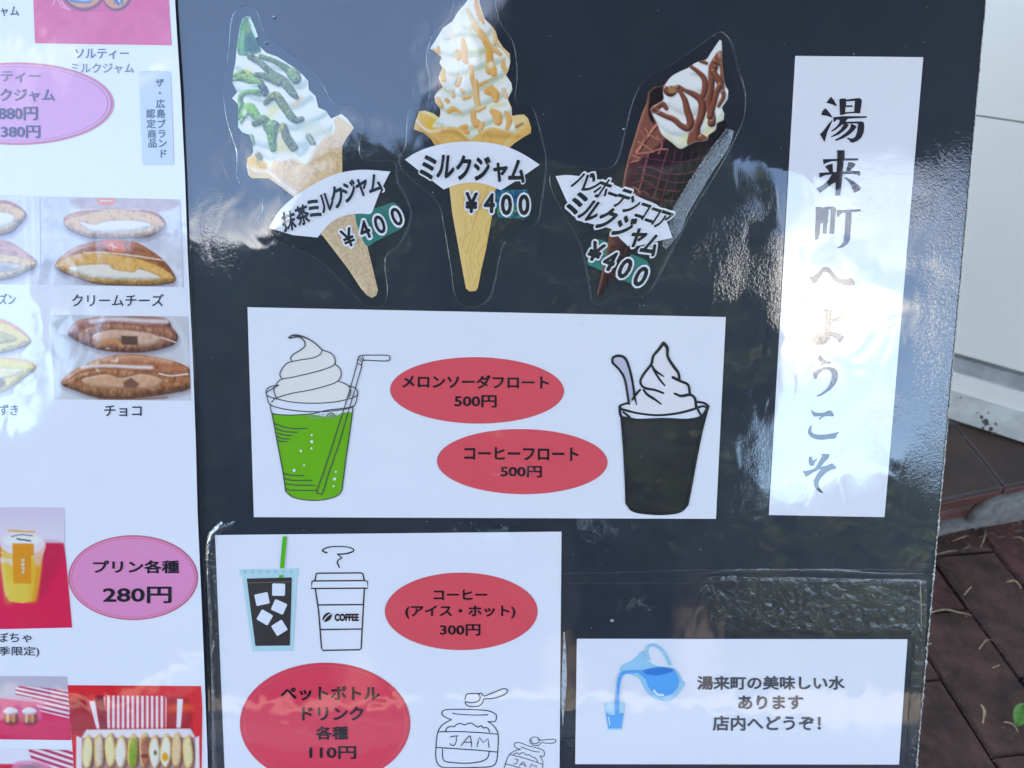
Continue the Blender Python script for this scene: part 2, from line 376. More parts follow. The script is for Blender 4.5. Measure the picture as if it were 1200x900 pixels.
# ------------------------------------------------------------------ printed photographs, painted point by point
class Pic:
    def __init__(s, x0, y0, x1, y1, step=1.0, bg=(255, 255, 255)):
        nx, ny = int((x1 - x0) / step) + 1, int((y1 - y0) / step) + 1
        s.X, s.Y = np.meshgrid(x0 + np.arange(nx) * step, y0 + np.arange(ny) * step)
        s.C = np.ones((ny, nx, 3)) * np.array(bg, float); s.step = step
    def sd(s, pts):
        P = np.array(pts, float); X, Y = s.X, s.Y
        d = np.full(X.shape, 1e9); ins = np.zeros(X.shape, bool)
        for i in range(len(P)):
            a, b = P[i], P[(i + 1) % len(P)]; e = b - a; wx, wy = X - a[0], Y - a[1]
            t = np.clip((wx * e[0] + wy * e[1]) / max(e @ e, 1e-9), 0, 1)
            d = np.minimum(d, (wx - e[0] * t) ** 2 + (wy - e[1] * t) ** 2)
            c = (a[1] > Y) != (b[1] > Y)
            if abs(e[1]) > 1e-9: ins ^= c & (X < e[0] * (Y - a[1]) / e[1] + a[0])
        return np.where(ins, -1, 1) * np.sqrt(d)
    def mixin(s, m, col):
        m = np.clip(m, 0, 1)[..., None]; s.C = s.C * (1 - m) + np.asarray(col, float) * m
    def fill(s, pts, col, soft=.7, a=1, smooth=True, clip=None):
        d = s.sd(curve(pts, True, 4) if smooth else pts)
        m = np.clip(.5 - d / soft / 2, 0, 1) * a
        if clip is not None: m = m * clip
        s.mixin(m, col); return d
    def line(s, pts, w, col, soft=.7, a=1, smooth=True, clip=None):
        P = np.array(curve(pts, False, 4) if smooth and len(pts) > 2 else pts, float); d = np.full(s.X.shape, 1e9)
        ws = np.interp(np.linspace(0, 1, len(P)), np.linspace(0, 1, len(w)), w) if isinstance(w, (list, tuple)) else np.full(len(P), w)
        for i in range(len(P) - 1):
            A, b = P[i], P[i + 1]; e = b - A; wx, wy = s.X - A[0], s.Y - A[1]
            t = np.clip((wx * e[0] + wy * e[1]) / max(e @ e, 1e-9), 0, 1)
            d = np.minimum(d, np.hypot(wx - e[0] * t, wy - e[1] * t) - (ws[i] * (1 - t) + ws[i + 1] * t) / 2)
        m = np.clip(.5 - d / soft / 2, 0, 1) * a
        if clip is not None: m = m * clip
        s.mixin(m, col)
    def _lit(s, nx, ny, nz, m, base, shade, hi, spec):
        l = -.42 * nx - .68 * ny + .60 * nz; t = np.clip((l + .25) / 1.0, 0, 1)[..., None]; t = t * t * (3 - 2 * t)
        c = np.asarray(shade, float) * (1 - t) + np.asarray(base, float) * t
        k = (np.clip((l - .86) / .14, 0, 1) ** 1.5 * spec)[..., None]; c = c * (1 - k) + np.asarray(hi, float) * k
        m = np.clip(m, 0, 1)[..., None]; s.C = s.C * (1 - m) + c * m
    def lobe(s, pts, w, base, shade, hi=(246, 248, 252), spec=.5, drop=.45, dropc=None, clip=None, flat=1.0, soft=.7, dd=(1.0, 2.2)):
        """a rounded roll or bead lying over what is below it"""
        P = np.array(curve(pts, False, 5) if len(pts) > 2 else pts, float)
        ws = np.interp(np.linspace(0, 1, len(P)), np.linspace(0, 1, len(w)), w) if isinstance(w, (list, tuple)) else np.full(len(P), float(w))
        def field(ox, oy):
            best = np.full(s.X.shape, 1e9); bx = np.zeros_like(s.X); by = np.zeros_like(s.X); br = np.ones_like(s.X)
            for i in range(len(P) - 1):
                A, b = P[i] + (ox, oy), P[i + 1] + (ox, oy); e = b - A; wx, wy = s.X - A[0], s.Y - A[1]
                t = np.clip((wx * e[0] + wy * e[1]) / max(e @ e, 1e-9), 0, 1); r = (ws[i] * (1 - t) + ws[i + 1] * t) / 2
                vx, vy = wx - e[0] * t, wy - e[1] * t; q = np.hypot(vx, vy) - r; k = q < best
                best = np.where(k, q, best); bx = np.where(k, vx, bx); by = np.where(k, vy, by); br = np.where(k, r, br)
            return best, bx, by, br
        cl = 1 if clip is None else clip
        if drop:
            q, _, _, _ = field(*dd); sw = max(ws.mean() * .16, 1.0)
            s.mixin(np.clip(.5 - q / sw / 2, 0, 1) * drop * cl, dropc if dropc is not None else shade)
        q, bx, by, br = field(0, 0); nx, ny = bx / np.maximum(br, .3), by / np.maximum(br, .3); rr = np.clip(nx * nx + ny * ny, 0, .98)
        s._lit(nx * flat, ny * flat, np.sqrt(1 - rr * flat * flat), np.clip(.5 - q / soft / 2, 0, 1) * cl, base, shade, hi, spec)
    def dome(s, pts, r, base, shade, hi=(250, 240, 225), spec=.3, clip=None, soft=.8, smooth=True):
        d = s.sd(curve(pts, True, 4) if smooth else pts); gy, gx = np.gradient(d, s.step); g = np.maximum(np.hypot(gx, gy), .2)
        k = np.clip(1 + d / r, 0, .98); cl = 1 if clip is None else clip
        s._lit(gx / g * k, gy / g * k, np.sqrt(1 - k * k), np.clip(.5 - d / soft / 2, 0, 1) * cl, base, shade, hi, spec)
    def ell(s, cx, cy, rx, ry, col, rot=0, soft=.7, a=1, clip=None):
        c_, s_ = math.cos(rad(rot)), math.sin(rad(rot)); x, y = s.X - cx, s.Y - cy
        u, v = (x * c_ + y * s_) / rx, (-x * s_ + y * c_) / ry
        d = (np.hypot(u, v) - 1) * min(rx, ry); m = np.clip(.5 - d / soft / 2, 0, 1) * a
        if clip is not None: m = m * clip
        s.mixin(m, col)
    def noise(s, sc, seed=0, sy=None):
        r = np.random.RandomState(seed); sy = sy or sc; g = r.rand(64, 64)
        x, y = s.X / sc % 63, s.Y / sy % 63; i, j = x.astype(int), y.astype(int); fx, fy = x - i, y - j
        fx, fy = fx * fx * (3 - 2 * fx), fy * fy * (3 - 2 * fy); i2, j2 = (i + 1) % 64, (j + 1) % 64
        return (g[j, i] * (1 - fx) + g[j, i2] * fx) * (1 - fy) + (g[j2, i] * (1 - fx) + g[j2, i2] * fx) * fy
    def grain(s, amt, sc=2.0, seed=1, clip=None, sy=None):
        n = (s.noise(sc, seed, sy) + .5 * s.noise(sc * .5, seed + 1, sy * .5 if sy else None) - .75) * amt
        if clip is not None: n = n * clip
        s.C = s.C + n[..., None]
    def mask(s, pts, soft=.7, smooth=True): return np.clip(.5 - s.sd(curve(pts, True, 4) if smooth else pts) / soft / 2, 0, 1)
    def put(s, th, name, outline, z, smooth=False, parent=None, thick=False):
        pts = curve(outline, True, 4) if smooth else outline
        d = s.sd(pts); h = s.step
        gy, gx = np.gradient(d, h); gn = np.maximum(np.hypot(gx, gy), .3)
        k = (d > 0) & (d < 1.5 * h)
        X = np.where(k, s.X - gx / gn * d, s.X); Y = np.where(k, s.Y - gy / gn * d, s.Y)
        ok = (d < 1.5 * h)
        q = ok[:-1, :-1] & ok[1:, :-1] & ok[1:, 1:] & ok[:-1, 1:]
        q &= (d[:-1, :-1] < 0) | (d[1:, :-1] < 0) | (d[1:, 1:] < 0) | (d[:-1, 1:] < 0)
        ny, nx = d.shape; idx = np.arange(ny * nx).reshape(ny, nx)
        Fq = np.stack([idx[:-1, :-1], idx[1:, :-1], idx[1:, 1:], idx[:-1, 1:]], -1)[q]
        use = np.unique(Fq); remap = np.zeros(ny * nx, int); remap[use] = np.arange(len(use))
        P = np.stack([X.ravel()[use], Y.ravel()[use]], 1)
        cols = alb(np.clip(s.C.reshape(-1, 3)[use], 0, 255))
        return mesh_np(name, th.v(P, z), remap[Fq], M_PHOTO, parent or th.o, cols)
def mesh_np(name, V, F_, mat, parent, cols=None):
    me = bpy.data.meshes.new(name); n, k = len(V), len(F_)
    me.vertices.add(n); me.vertices.foreach_set('co', np.asarray(V, np.float32).ravel())
    me.loops.add(k * 4); me.loops.foreach_set('vertex_index', np.asarray(F_, np.int32).ravel())
    me.polygons.add(k); me.polygons.foreach_set('loop_start', np.arange(k, dtype=np.int32) * 4)
    me.polygons.foreach_set('loop_total', np.full(k, 4, np.int32))
    if cols is not None:
        a = me.color_attributes.new('Col', 'FLOAT_COLOR', 'POINT')
        a.data.foreach_set('color', np.concatenate([cols, np.ones((n, 1))], 1).astype(np.float32).ravel())
    me.materials.append(mat); me.update(calc_edges=True); me.validate()
    o = bpy.data.objects.new(name, me); COL.objects.link(o); o.parent = parent; return o
def box_obj(name, lo, hi, mat, parent=None, bevel=0.0):
    x0, y0, z0 = lo; x1, y1, z1 = hi
    V = [(x0, y0, z0), (x1, y0, z0), (x1, y1, z0), (x0, y1, z0), (x0, y0, z1), (x1, y0, z1), (x1, y1, z1), (x0, y1, z1)]
    F_ = [(0, 3, 2, 1), (4, 5, 6, 7), (0, 1, 5, 4), (1, 2, 6, 5), (2, 3, 7, 6), (3, 0, 4, 7)]
    return mesh_obj(name, V, F_, mat, parent)
def prism(name, base, z0, z1, mat, parent=None, bevel=0.0, top=None):
    """upright prism over a ground polygon (counter-clockwise), edges eased by `bevel`"""
    n = len(base); c = [sum(p[0] for p in base) / n, sum(p[1] for p in base) / n]
    def inset(d):
        out = []
        for i in range(n):
            a, b, e = Vector(base[i - 1][:2]), Vector(base[i][:2]), Vector(base[(i + 1) % n][:2])
            u, v = (a - b).normalized(), (e - b).normalized(); s_ = abs(u.cross(v)) or 1
            out.append(b + (u + v) * (d / s_))
        return out
    b1 = inset(bevel) if bevel else None
    V = [(p[0], p[1], z0) for p in base]
    F_ = [tuple(range(n - 1, -1, -1))]
    if bevel:
        V += [(p[0], p[1], z1 - bevel) for p in base] + [(p[0], p[1], z1) for p in b1]
        F_ += [(i, (i + 1) % n, n + (i + 1) % n, n + i) for i in range(n)] + [(n + i, n + (i + 1) % n, 2 * n + (i + 1) % n, 2 * n + i) for i in range(n)] + [tuple(range(2 * n, 3 * n))]
    else:
        V += [(p[0], p[1], z1) for p in base]; F_ += [(i, (i + 1) % n, n + (i + 1) % n, n + i) for i in range(n)] + [tuple(range(n, 2 * n))]
    return mesh_obj(name, V, F_, mat, parent)

# ================================================================== THE PLACE
M_PAVER = rough_mat('brown_paver', (.042, .021, .016), (.125, .055, .042), scale=26, rough=.78, bump=.0026, bscale=110)
M_TILE = rough_mat('brown_terrace_tile', (.045, .027, .022), (.085, .046, .036), scale=14, rough=.45, bump=.0006, bscale=120)
M_REDTILE = rough_mat('red_riser_tile', (.12, .04, .03), (.21, .075, .055), scale=30, rough=.6, bump=.0008, bscale=150)
M_GROUT = rough_mat('grey_grout', (.20, .18, .16), (.34, .31, .28), scale=70, rough=.9, bump=.001, bscale=200)
M_SOIL = rough_mat('dark_joint_soil', (.012, .010, .009), (.04, .03, .025), scale=60, rough=.95, bump=.003, bscale=180)
M_WALL = rough_mat('off_white_painted_panel', (.83, .79, .74), (.87, .83, .78), scale=3, rough=.55, bump=.0002, bscale=60)
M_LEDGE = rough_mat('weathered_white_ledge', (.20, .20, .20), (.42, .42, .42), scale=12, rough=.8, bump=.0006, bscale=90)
M_BASE = rough_mat('old_white_timber', (.44, .44, .41), (.70, .70, .66), scale=16, rough=.75, bump=.0008, bscale=70)
M_ASPH = rough_mat('sandy_concrete', (.07, .064, .052), (.11, .10, .08), scale=90, rough=.9, bump=.002, bscale=300)
M_GRASSY = rough_mat('mossy_earth', (.03, .04, .015), (.07, .08, .03), scale=3, rough=.95)
M_WOOD = rough_mat('dark_stained_wood', (.018, .013, .010), (.035, .026, .02), scale=9, rough=.7, bump=.001, bscale=30)
M_BARK = rough_mat('bark', (.04, .03, .022), (.09, .07, .05), scale=12, rough=.95, bump=.01, bscale=20)

# ground
g = mesh_obj('ground', [(-400, -400, -.06), (400, -400, -.06), (400, 400, -.06), (-400, 400, -.06)], [(0, 1, 2, 3)], M_GRASSY); tag(g, kind='structure')
g = box_obj('joint_bed', (-2.2, -2.2, -.058), (2.6, 2.2, -.012), M_SOIL); g.name = 'ground_bed'; tag(g, kind='structure')
g = mesh_obj('road', [(-60, -10.2, -.05), (60, -10.2, -.05), (60, -3, -.05), (-60, -3, -.05)], [(0, 1, 2, 3)], M_ASPH); tag(g, kind='structure')
# kerb between the pavement and the road
g = box_obj('kerb', (-60, -3.0, -.055), (60, -2.85, .03), M_GROUT); tag(g, kind='structure')

V, F_ = [], []
for i in range(61):
    x = -300 + i * 10; h = 24 + 9 * math.sin(i * .35) + 5 * math.sin(i * .9 + 1)
    V += [(x, -95, -.06), (x, -140, h * .7), (x, -190, h), (x, -300, -.06)]
F_ = [(i * 4 + k, (i + 1) * 4 + k, (i + 1) * 4 + k + 1, i * 4 + k + 1) for i in range(60) for k in range(3)]
g = mesh_obj('hills', V, F_, rough_mat('wooded_hillside', (.010, .016, .009), (.028, .040, .020), scale=.25, rough=.95), smooth=True); tag(g, kind='structure')
# pavers in running bond, long side away from the shop
pave = box_obj('pavement', (-2.19, -2.19, -.0115), (2.59, 2.19, -.009), M_SOIL); tag(pave, kind='structure')
PA0 = G(1100, 663); PA1 = G(1200, 800); PB0 = G(1085, 768)
pd = (PA0 - PA1).normalized(); pd.z = 0; pq = Vector((pd.y, -pd.x, 0))       # along, across (to the right)
if pq.x < 0: pq = -pq
PW, PL = .0985, .20
def paver_poly(c, r, off, j=0.0):
    o = PA0 + pq * (c * PW) ; 
    base = o + pd * (r * PL + off)
    gp = .0016
    pts = [base + pq * gp + pd * gp, base + pq * (PW - gp) + pd * gp, base + pq * (PW - gp) + pd * (PL - gp), base + pq * gp + pd * (PL - gp)]
    return [(p.x, p.y) for p in pts]
E0 = G(1103, 587, .06); E1 = G(1200, 566, .06); ed = (E1 - E0).normalized(); en = Vector((-ed.y, ed.x, 0))   # step edge and its inward side
rp = random.Random(3)
yref = {0: G(1195, 793), -1: G(1165, 887), -2: G(1090, 797)}
far_polys = []
for c in range(-28, 20):
    if c in yref: off = ((yref[c] - PA0).dot(pd)) % PL
    else: off = (.05 + (c % 2) * PL / 2 + rp.uniform(-.01, .01)) % PL
    for r in range(-14, 8):
        poly = paver_poly(c, r, off)
        cen = Vector((sum(p[0] for p in poly) / 4, sum(p[1] for p in poly) / 4, 0))
        if not (-2.1 < cen.x < 2.5 and -2.1 < cen.y < 2.1): continue
        if (cen - E0).dot(en) > .12 : continue
        near = .40 < cen.x < 1.1 and .15 < cen.y < 1.1
        if near:
            h = rp.uniform(-.0015, .0025)
            q = [(x + rp.uniform(-.0012, .0012), y + rp.uniform(-.0012, .0012)) for x, y in poly]
            prism('paver', q, -.0085, h, M_PAVER if rp.random() < .6 else rough_mat('reddish_paver', (.06, .022, .018), (.16, .055, .044), scale=34, rough=.75, bump=.0024, bscale=130), pave, bevel=.004)
        else: far_polys.append(poly)
V, F_ = [], []
for poly in far_polys:
    o = len(V); h = rp.uniform(-.001, .002)
    V += [(x, y, -.008) for x, y in poly] + [(x, y, h) for x, y in poly]
    F_ += [(o, o + 1, o + 5, o + 4), (o + 1, o + 2, o + 6, o + 5), (o + 2, o + 3, o + 7, o + 6), (o + 3, o, o + 4, o + 7), (o + 4, o + 5, o + 6, o + 7)]
s_ = mesh_obj('paver_field', V, F_, M_PAVER, pave); tag(s_, kind='stuff')

# tiled step in front of the shop
step = bpy.data.objects.new('tiled_step', None); COL.objects.link(step); step.location = (E0.x, E0.y, 0)
tag(step, 'low brown tiled step with red riser at the foot of the white wall', 'step')
def loc(p): return (p[0] - E0.x, p[1] - E0.y)
W0 = G(1110, 492, .06); W1 = G(1200, 521, .06); wd = (W0 - W1).normalized(); wn_ = Vector((-wd.y, wd.x, 0))
if wn_.dot(CAM - W0) < 0: wn_ = -wn_                                        # faces the camera
def on_wall(s_): return W0 + wd * s_
J0 = G(1131, 513, .06); J1 = G(1177, 571, .06); jd = (J0 - J1).normalized()
def hit_wall(p, d):                                                         # from p along d to the wall line
    m = Matrix(((d.x, -wd.x), (d.y, -wd.y))); r = m.inverted() @ Vector((W0.x - p.x, W0.y - p.y)); return p + d * r[0]
js = (J1 - E0).dot(ed)
core = [E0 - ed * 2.4 + en * .003, E0 + ed * .36 + en * .003, E0 + ed * .36 + en * .10, E0 - ed * 2.4 + en * 2.6]
prism('concrete_core', [loc(p) for p in core], -.05, .0555, M_GROUT, step)
TW = .30
for k in range(-7, 2):
    a, b = E0 + ed * (js + k * TW - TW), E0 + ed * (js + k * TW)
    fa, fb = hit_wall(a, jd), hit_wall(b, jd)
    fa = a + jd * max(.02, (fa - a).length if (fa - a).dot(jd) > 0 else 0) ; fb = b + jd * max(.02, (fb - b).length if (fb - b).dot(jd) > 0 else 0)
    # rows of tiles back from the edge
    row = 0.0; depth = max((fa - a).length, (fb - b).length)
    while row < depth - .02 and row < 1.8:
        r1 = row + (.30 if row else .30)
        q = [a + jd * min(row, (fa - a).length), b + jd * min(row, (fb - b).length), b + jd * min(r1, (fb - b).length), a + jd * min(r1, (fa - a).length)]
        gp = .0022
        q = [q[0] + ed * gp + jd * gp, q[1] - ed * gp + jd * gp, q[2] - ed * gp - jd * gp, q[3] + ed * gp - jd * gp]
        if (q[2] - q[1]).dot(jd) > .01 and (q[3] - q[0]).dot(jd) > .01:
            prism('tile', [loc(p) for p in q], .0556, .060, M_TILE, step, bevel=.003)
        row = r1
    g2 = .0022
    for z0, z1, out in ((.036, .0545, -.001), (.014, .030, -.0005)):
        q = [a + ed * g2 + en * out, b - ed * g2 + en * out, b - ed * g2 + en * .0028, a + ed * g2 + en * .0028]
        prism('riser_tile', [loc(p) for p in q], z0, z1, M_REDTILE, step, bevel=.002)
# rough cement smear at the right of the riser and a fillet along its foot
def lump(name, pts, z0, h, mat, parent, seed, bump_=.004):
    r = random.Random(seed); n = len(pts); c = Vector((sum(p[0] for p in pts) / n, sum(p[1] for p in pts) / n, 0)); P = curve(pts, True, 4); m = len(P)
    V = [(x, y, z0) for x, y in P]; F_ = []
    for k, (f, hh) in enumerate(((.93, .6), (.7, .95), (.4, 1.0))):
        V += [(c.x + (x - c.x) * f + r.uniform(-1, 1) * .001, c.y + (y - c.y) * f, z0 + h * hh + r.uniform(-1, 1) * bump_ * .3) for x, y in P]
        F_ += [(k * m + i, k * m + (i + 1) % m, (k + 1) * m + (i + 1) % m, (k + 1) * m + i) for i in range(m)]
    V.append((c.x, c.y, z0 + h)); F_ += [(3 * m + i, 3 * m + (i + 1) % m, len(V) - 1) for i in range(m)]
    return mesh_obj(name, V, F_, mat, parent, smooth=True)
q = [E0 - ed * .3 - en * .018, E0 + ed * .10 - en * .016, E0 + ed * .22 - en * .026, E0 + ed * .35 - en * .02, E0 + ed * .35 + en * .01, E0 - ed * .3 + en * .01]
lump('cement_fillet', [loc(p) for p in q], -.008, .016, M_GROUT, step, 4)
q = [E0 + ed * .062 - en * .012, E0 + ed * .10 - en * .018, E0 + ed * .16 - en * .02, E0 + ed * .22 - en * .012, E0 + ed * .2 + en * .012, E0 + ed * .08 + en * .012]
lump('cement_smear', [loc(p) for p in q], -.004, .050, M_GROUT, step, 9)

# shop building: panelled wall with a ledge and a base board, roof with a deep porch
shop = bpy.data.objects.new('shop_building', None); COL.objects.link(shop); shop.location = (W0.x, W0.y, .06)
tag(shop, 'shop front of off-white painted panels above a weathered grey ledge', 'building')
def wl(s_, d, z):                                                          # along wall (to the left +), out of the wall, height
    p = W0 + wd * s_ + wn_ * d; return (p.x - W0.x, p.y - W0.y, z - .06)
def wall_box(name, s0, s1, d0, d1, z0, z1, mat, tilt=0.0, bev=.002):
    V = [wl(s0, d0, z0), wl(s1, d0, z0), wl(s1, d1, z0), wl(s0, d1, z0), wl(s0, d0, z1), wl(s1, d0, z1), wl(s1, d1 - tilt, z1), wl(s0, d1 - tilt, z1)]
    return mesh_obj(name, V, [(0, 1, 2, 3), (4, 7, 6, 5), (0, 4, 5, 1), (1, 5, 6, 2), (2, 6, 7, 3), (3, 7, 4, 0)], mat, shop)
def wall_z(x, y, d=0.0):                                                   # height where this sight line meets the wall plane
    r_ = ray(x, y); o = W0 + wn_ * d; t = (o - CAM).dot(wn_) / r_.dot(wn_); return (CAM + r_ * t).z
zg = wall_z(1160, 138, -.02); zb = wall_z(1150, 422, -.02); zl = wall_z(1150, 470, 0)
zl2 = wall_z(1150, 446, -.004)
print('wall heights groove %.3f panel bottom %.3f ledge %.3f/%.3f' % (zg, zb, zl2, zl))
wall_box('wall', -1.6, 3.2, -.20, -.030, .06, 2.9, M_WALL)
for s0, s1 in ((-1.598, .62), (.623, 1.9), (1.903, 3.19)):
    z = zb
    for z1 in (zg, zg + .62, zg + 1.24, 2.5):
        wall_box('panel', s0, s1, -.0295, -.018, z + .0022, z1 - .0006, M_WALL); z = z1
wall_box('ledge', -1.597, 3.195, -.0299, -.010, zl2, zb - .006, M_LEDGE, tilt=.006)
wall_box('base_band', -1.596, 3.194, -.0298, -.004, zl + .0005, zl2 - .001, M_WALL)
wall_box('base_board', -1.595, 3.193, -.0297, 0, .064, zl, M_BASE)
# rotted spots on the base board
M_ROT = rough_mat('rotten_timber', (.03, .03, .03), (.13, .12, .11), scale=200, rough=.95, bump=.001, bscale=400)
rr_ = random.Random(8)
def wall_pt(x, y, d):
    r_ = ray(x, y); o = W0 + wn_ * d; t = (o - CAM).dot(wn_) / r_.dot(wn_); q = CAM + r_ * t; return (q.x - W0.x, q.y - W0.y, q.z - .06)
V, F_ = [], []
for cx, cy, rx, ry in ((1155, 495, 4.5, 5), (1150, 489, 3, 2.5), (1161, 503, 3, 3), (1152, 502, 2, 2), (1167, 497, 1.6, 1.8), (1145, 484, 1.2, 1), (1126, 466, 1.3, 1.2), (1158, 484, 1.5, 1.3), (1164, 508, 3, 2)):
    o = len(V); n = 11; V.append(wall_pt(cx, cy, .0016))
    for k in range(n):
        a = 6.283 * k / n; q = rr_.uniform(.55, 1.25); V.append(wall_pt(cx + rx * q * math.cos(a), cy + ry * q * math.sin(a), .0004))
    F_ += [(o, o + 1 + (k + 1) % n, o + 1 + k) for k in range(n)]
mesh_obj('rot_spot', V, F_, M_ROT, shop)['kind'] = 'stuff'
# porch roof: boards under beams, up over the shop
pr = [(-2.6, -.25), (-1.0, -.55), (.0, -.95), (-.02, -1.15), (-.48, -1.95), (3.2, -1.95), (3.2, 4.5), (-2.6, 4.5)]
p3 = [(x - W0.x, y - W0.y) for x, y in pr]
prism('porch_roof', p3, 2.60 - .06, 2.72 - .06, M_WOOD, shop)
for k in range(9):
    x = .05 + k * .37
    o = box_obj('rafter', (x - W0.x, -1.80 - W0.y, 2.50 - .06), (x + .06 - W0.x, 1.0 - W0.y - (x * .62), 2.598 - .06), M_WOOD, shop)
box_obj('porch_beam', (-.36 - W0.x, -1.88 - W0.y, 2.44 - .06), (3.1 - W0.x, -1.81 - W0.y, 2.597 - .06), M_WOOD, shop)
box_obj('porch_post', (2.9 - W0.x, -1.87 - W0.y, -.1), (3.0 - W0.x, -1.815 - W0.y, 2.439 - .06), M_WOOD, shop)
box_obj('porch_post', (-.34 - W0.x, -1.87 - W0.y, -.1), (-.26 - W0.x, -1.815 - W0.y, 2.439 - .06), M_WOOD, shop)
prism('added_shade_storey', [(x - W0.x, y - W0.y) for x, y in ((-2.5, 1.9), (1.2, 1.2), (3.1, 1.2), (3.1, 4.4), (-2.5, 4.4))], 2.722 - .06, 13.0, M_WALL, shop)  # unseen storey, its height added to keep the sun off the road

# pine needles and a green leaf on the pavers
M_NEEDLE = rough_mat('dry_needle', (.30, .20, .10), (.52, .38, .22), scale=200, rough=.6)
M_LEAF = rough_mat('fresh_leaf', (.05, .16, .02), (.12, .30, .05), scale=90, rough=.4, bump=.0005, bscale=300)
def needle(pts, r, label, h=.004):
    P = [G(1060 + x / 3, 600 + y / 3, .003) for x, y in curve([(a + (i % 2) * 1.5, b - (i % 2) * 1.0) for i, (a, b) in enumerate(pts)], False, 3)] if len(pts) > 2 else [G(1060 + x / 3, 600 + y / 3, .003) for x, y in pts]
    n = len(P); base = P[0].copy(); V, F_ = [], []
    for i, p in enumerate(P):
        t = (P[min(i + 1, n - 1)] - P[max(i - 1, 0)]).normalized(); sd_ = t.cross(Vector((0, 0, 1))).normalized(); f = i / (n - 1)
        rr = r * (.55 + .45 * math.sin(math.pi * min(f + .15, 1))); up = h * math.sin(math.pi * f)
        for k in range(6):
            a = k * math.pi / 3; q = p - base + sd_ * rr * math.cos(a) + Vector((0, 0, 1)) * (rr * .6 * math.sin(a) + up); V.append(tuple(q))
    F_ = [(i * 6 + k, i * 6 + (k + 1) % 6, (i + 1) * 6 + (k + 1) % 6, (i + 1) * 6 + k) for i in range(n - 1) for k in range(6)]
    F_ += [tuple(range(5, -1, -1)), tuple(range((n - 1) * 6, n * 6))]
    o = mesh_obj('dry_needle', V, F_, M_NEEDLE, smooth=True, loc=base)
    tag(o, label, 'pine needle', 'dry needles scattered on the brown pavers')
needle([(355, 33), (385, 36), (410, 42)], .0013, 'dry needle against the riser at the far right of the paving')
needle([(383, 90), (405, 98), (425, 108)], .0013, 'dry needle second from the riser at the right picture edge')
needle([(360, 246), (385, 250), (410, 268)], .0018, 'thick pale needle alone near the right edge of the paving')
needle([(210, 292), (224, 276), (236, 264)], .0010, 'short upright straw just above the crossed straws')
needle([(86, 356), (140, 350), (190, 352)], .0013, 'straw lying flat beside the board edge, left of the crossed pair')
needle([(132, 342), (185, 360), (238, 364)], .0015, 'longest straw of the crossed pair on a paver joint')
needle([(105, 152), (150, 146), (185, 136)], .0010, 'thin straw lying close to the riser near the board edge')
needle([(168, 104), (200, 96), (228, 84)], .0010, 'straw nearest the riser beside the board')
needle([(262, 482), (283, 458), (312, 452)], .0007, 'curled grey straw in the middle of the paving')
needle([(310, 548), (334, 538)], .0012, 'tiny tan chip below the curled grey straw')
needle([(270, 678), (276, 710), (275, 742)], .0017, 'stubby orange straw standing across a paver near the bottom')
needle([(350, 738), (375, 754), (400, 774)], .0013, 'pale straw slanting below the green leaf')
needle([(285, 70), (276, 100), (268, 124)], .0010, 'straw pointing away from the riser, under the cement smear')
needle([(96, 465), (84, 470), (78, 468)], .0012, 'bright chip touching the board edge')
rg = random.Random(21); V, F_ = [], []
for k in range(2600):
    if rg.random() < .55:
        c = rg.choice([-2, -1, 0, 1, 2]); p = PA0 + pq * (c * PW + rg.gauss(0, .0035)) + pd * rg.uniform(-.5, .2)
    else: p = PA0 + pq * rg.uniform(-.2, .35) + pd * rg.uniform(-.5, .2)
    if (p - E0).dot(en) > -.02: continue
    r_ = abs(rg.gauss(0, .0006)) + .00025; o = len(V); zc_ = .0022
    V += [(p.x + r_ * rg.uniform(-1, 1), p.y + r_ * rg.uniform(-1, 1), zc_ - .001 + r_ * rg.uniform(0, 1.6)) for _ in range(4)]; F_ += [(o, o + 1, o + 2), (o, o + 2, o + 3), (o, o + 3, o + 1), (o + 1, o + 3, o + 2)]
tag(mesh_obj('grit', V, F_, rough_mat('sand_grit', (.10, .07, .05), (.34, .27, .20), scale=600, rough=.9)), kind='stuff')
V, F_ = [], []
for k in range(70):
    p = E0 + ed * rg.uniform(-.05, .25) - en * abs(rg.gauss(.02, .018)) + Vector((0, 0, 0)); a = rg.uniform(0, 3.14); l = rg.uniform(.002, .009); w_ = rg.uniform(.0004, .0012); o = len(V)
    d = Vector((math.cos(a), math.sin(a), 0)); n_ = Vector((-d.y, d.x, 0)); z0 = .0035 + rg.uniform(0, .003)
    for q, zz_ in ((d * l + n_ * w_, .001), (d * l - n_ * w_, 0), (-d * l - n_ * w_, .0005), (-d * l + n_ * w_, .0015)): V.append((p.x + q.x, p.y + q.y, z0 + zz_))
    F_.append((o, o + 1, o + 2, o + 3))
tag(mesh_obj('litter_fragments', V, F_, rough_mat('brown_litter', (.05, .03, .02), (.26, .17, .10), scale=300, rough=.8)), kind='stuff')
# leaf
c0 = G(1190, 853, .006); c1 = G(1200, 826, .012); ax = (c1 - c0); sdv = ax.cross(Vector((0, 0, 1))).normalized()
V, F_ = [], []
for i in range(9):
    f = i / 8; w_ = .0085 * math.sin(math.pi * (f * .94 + .03)) ** .8
    for k in (-1, -.5, 0, .5, 1):
        q = ax * f + sdv * w_ * k + Vector((0, 0, 1)) * (.003 * abs(k) + .004 * math.sin(math.pi * f)); V.append(tuple(q))
F_ = [(i * 5 + k, i * 5 + k + 1, (i + 1) * 5 + k + 1, (i + 1) * 5 + k) for i in range(8) for k in range(4)]
tag(mesh_obj('leaf', V, F_, M_LEAF, smooth=True, loc=c0), 'small fresh green leaf on the pavers at the right edge', 'leaf')

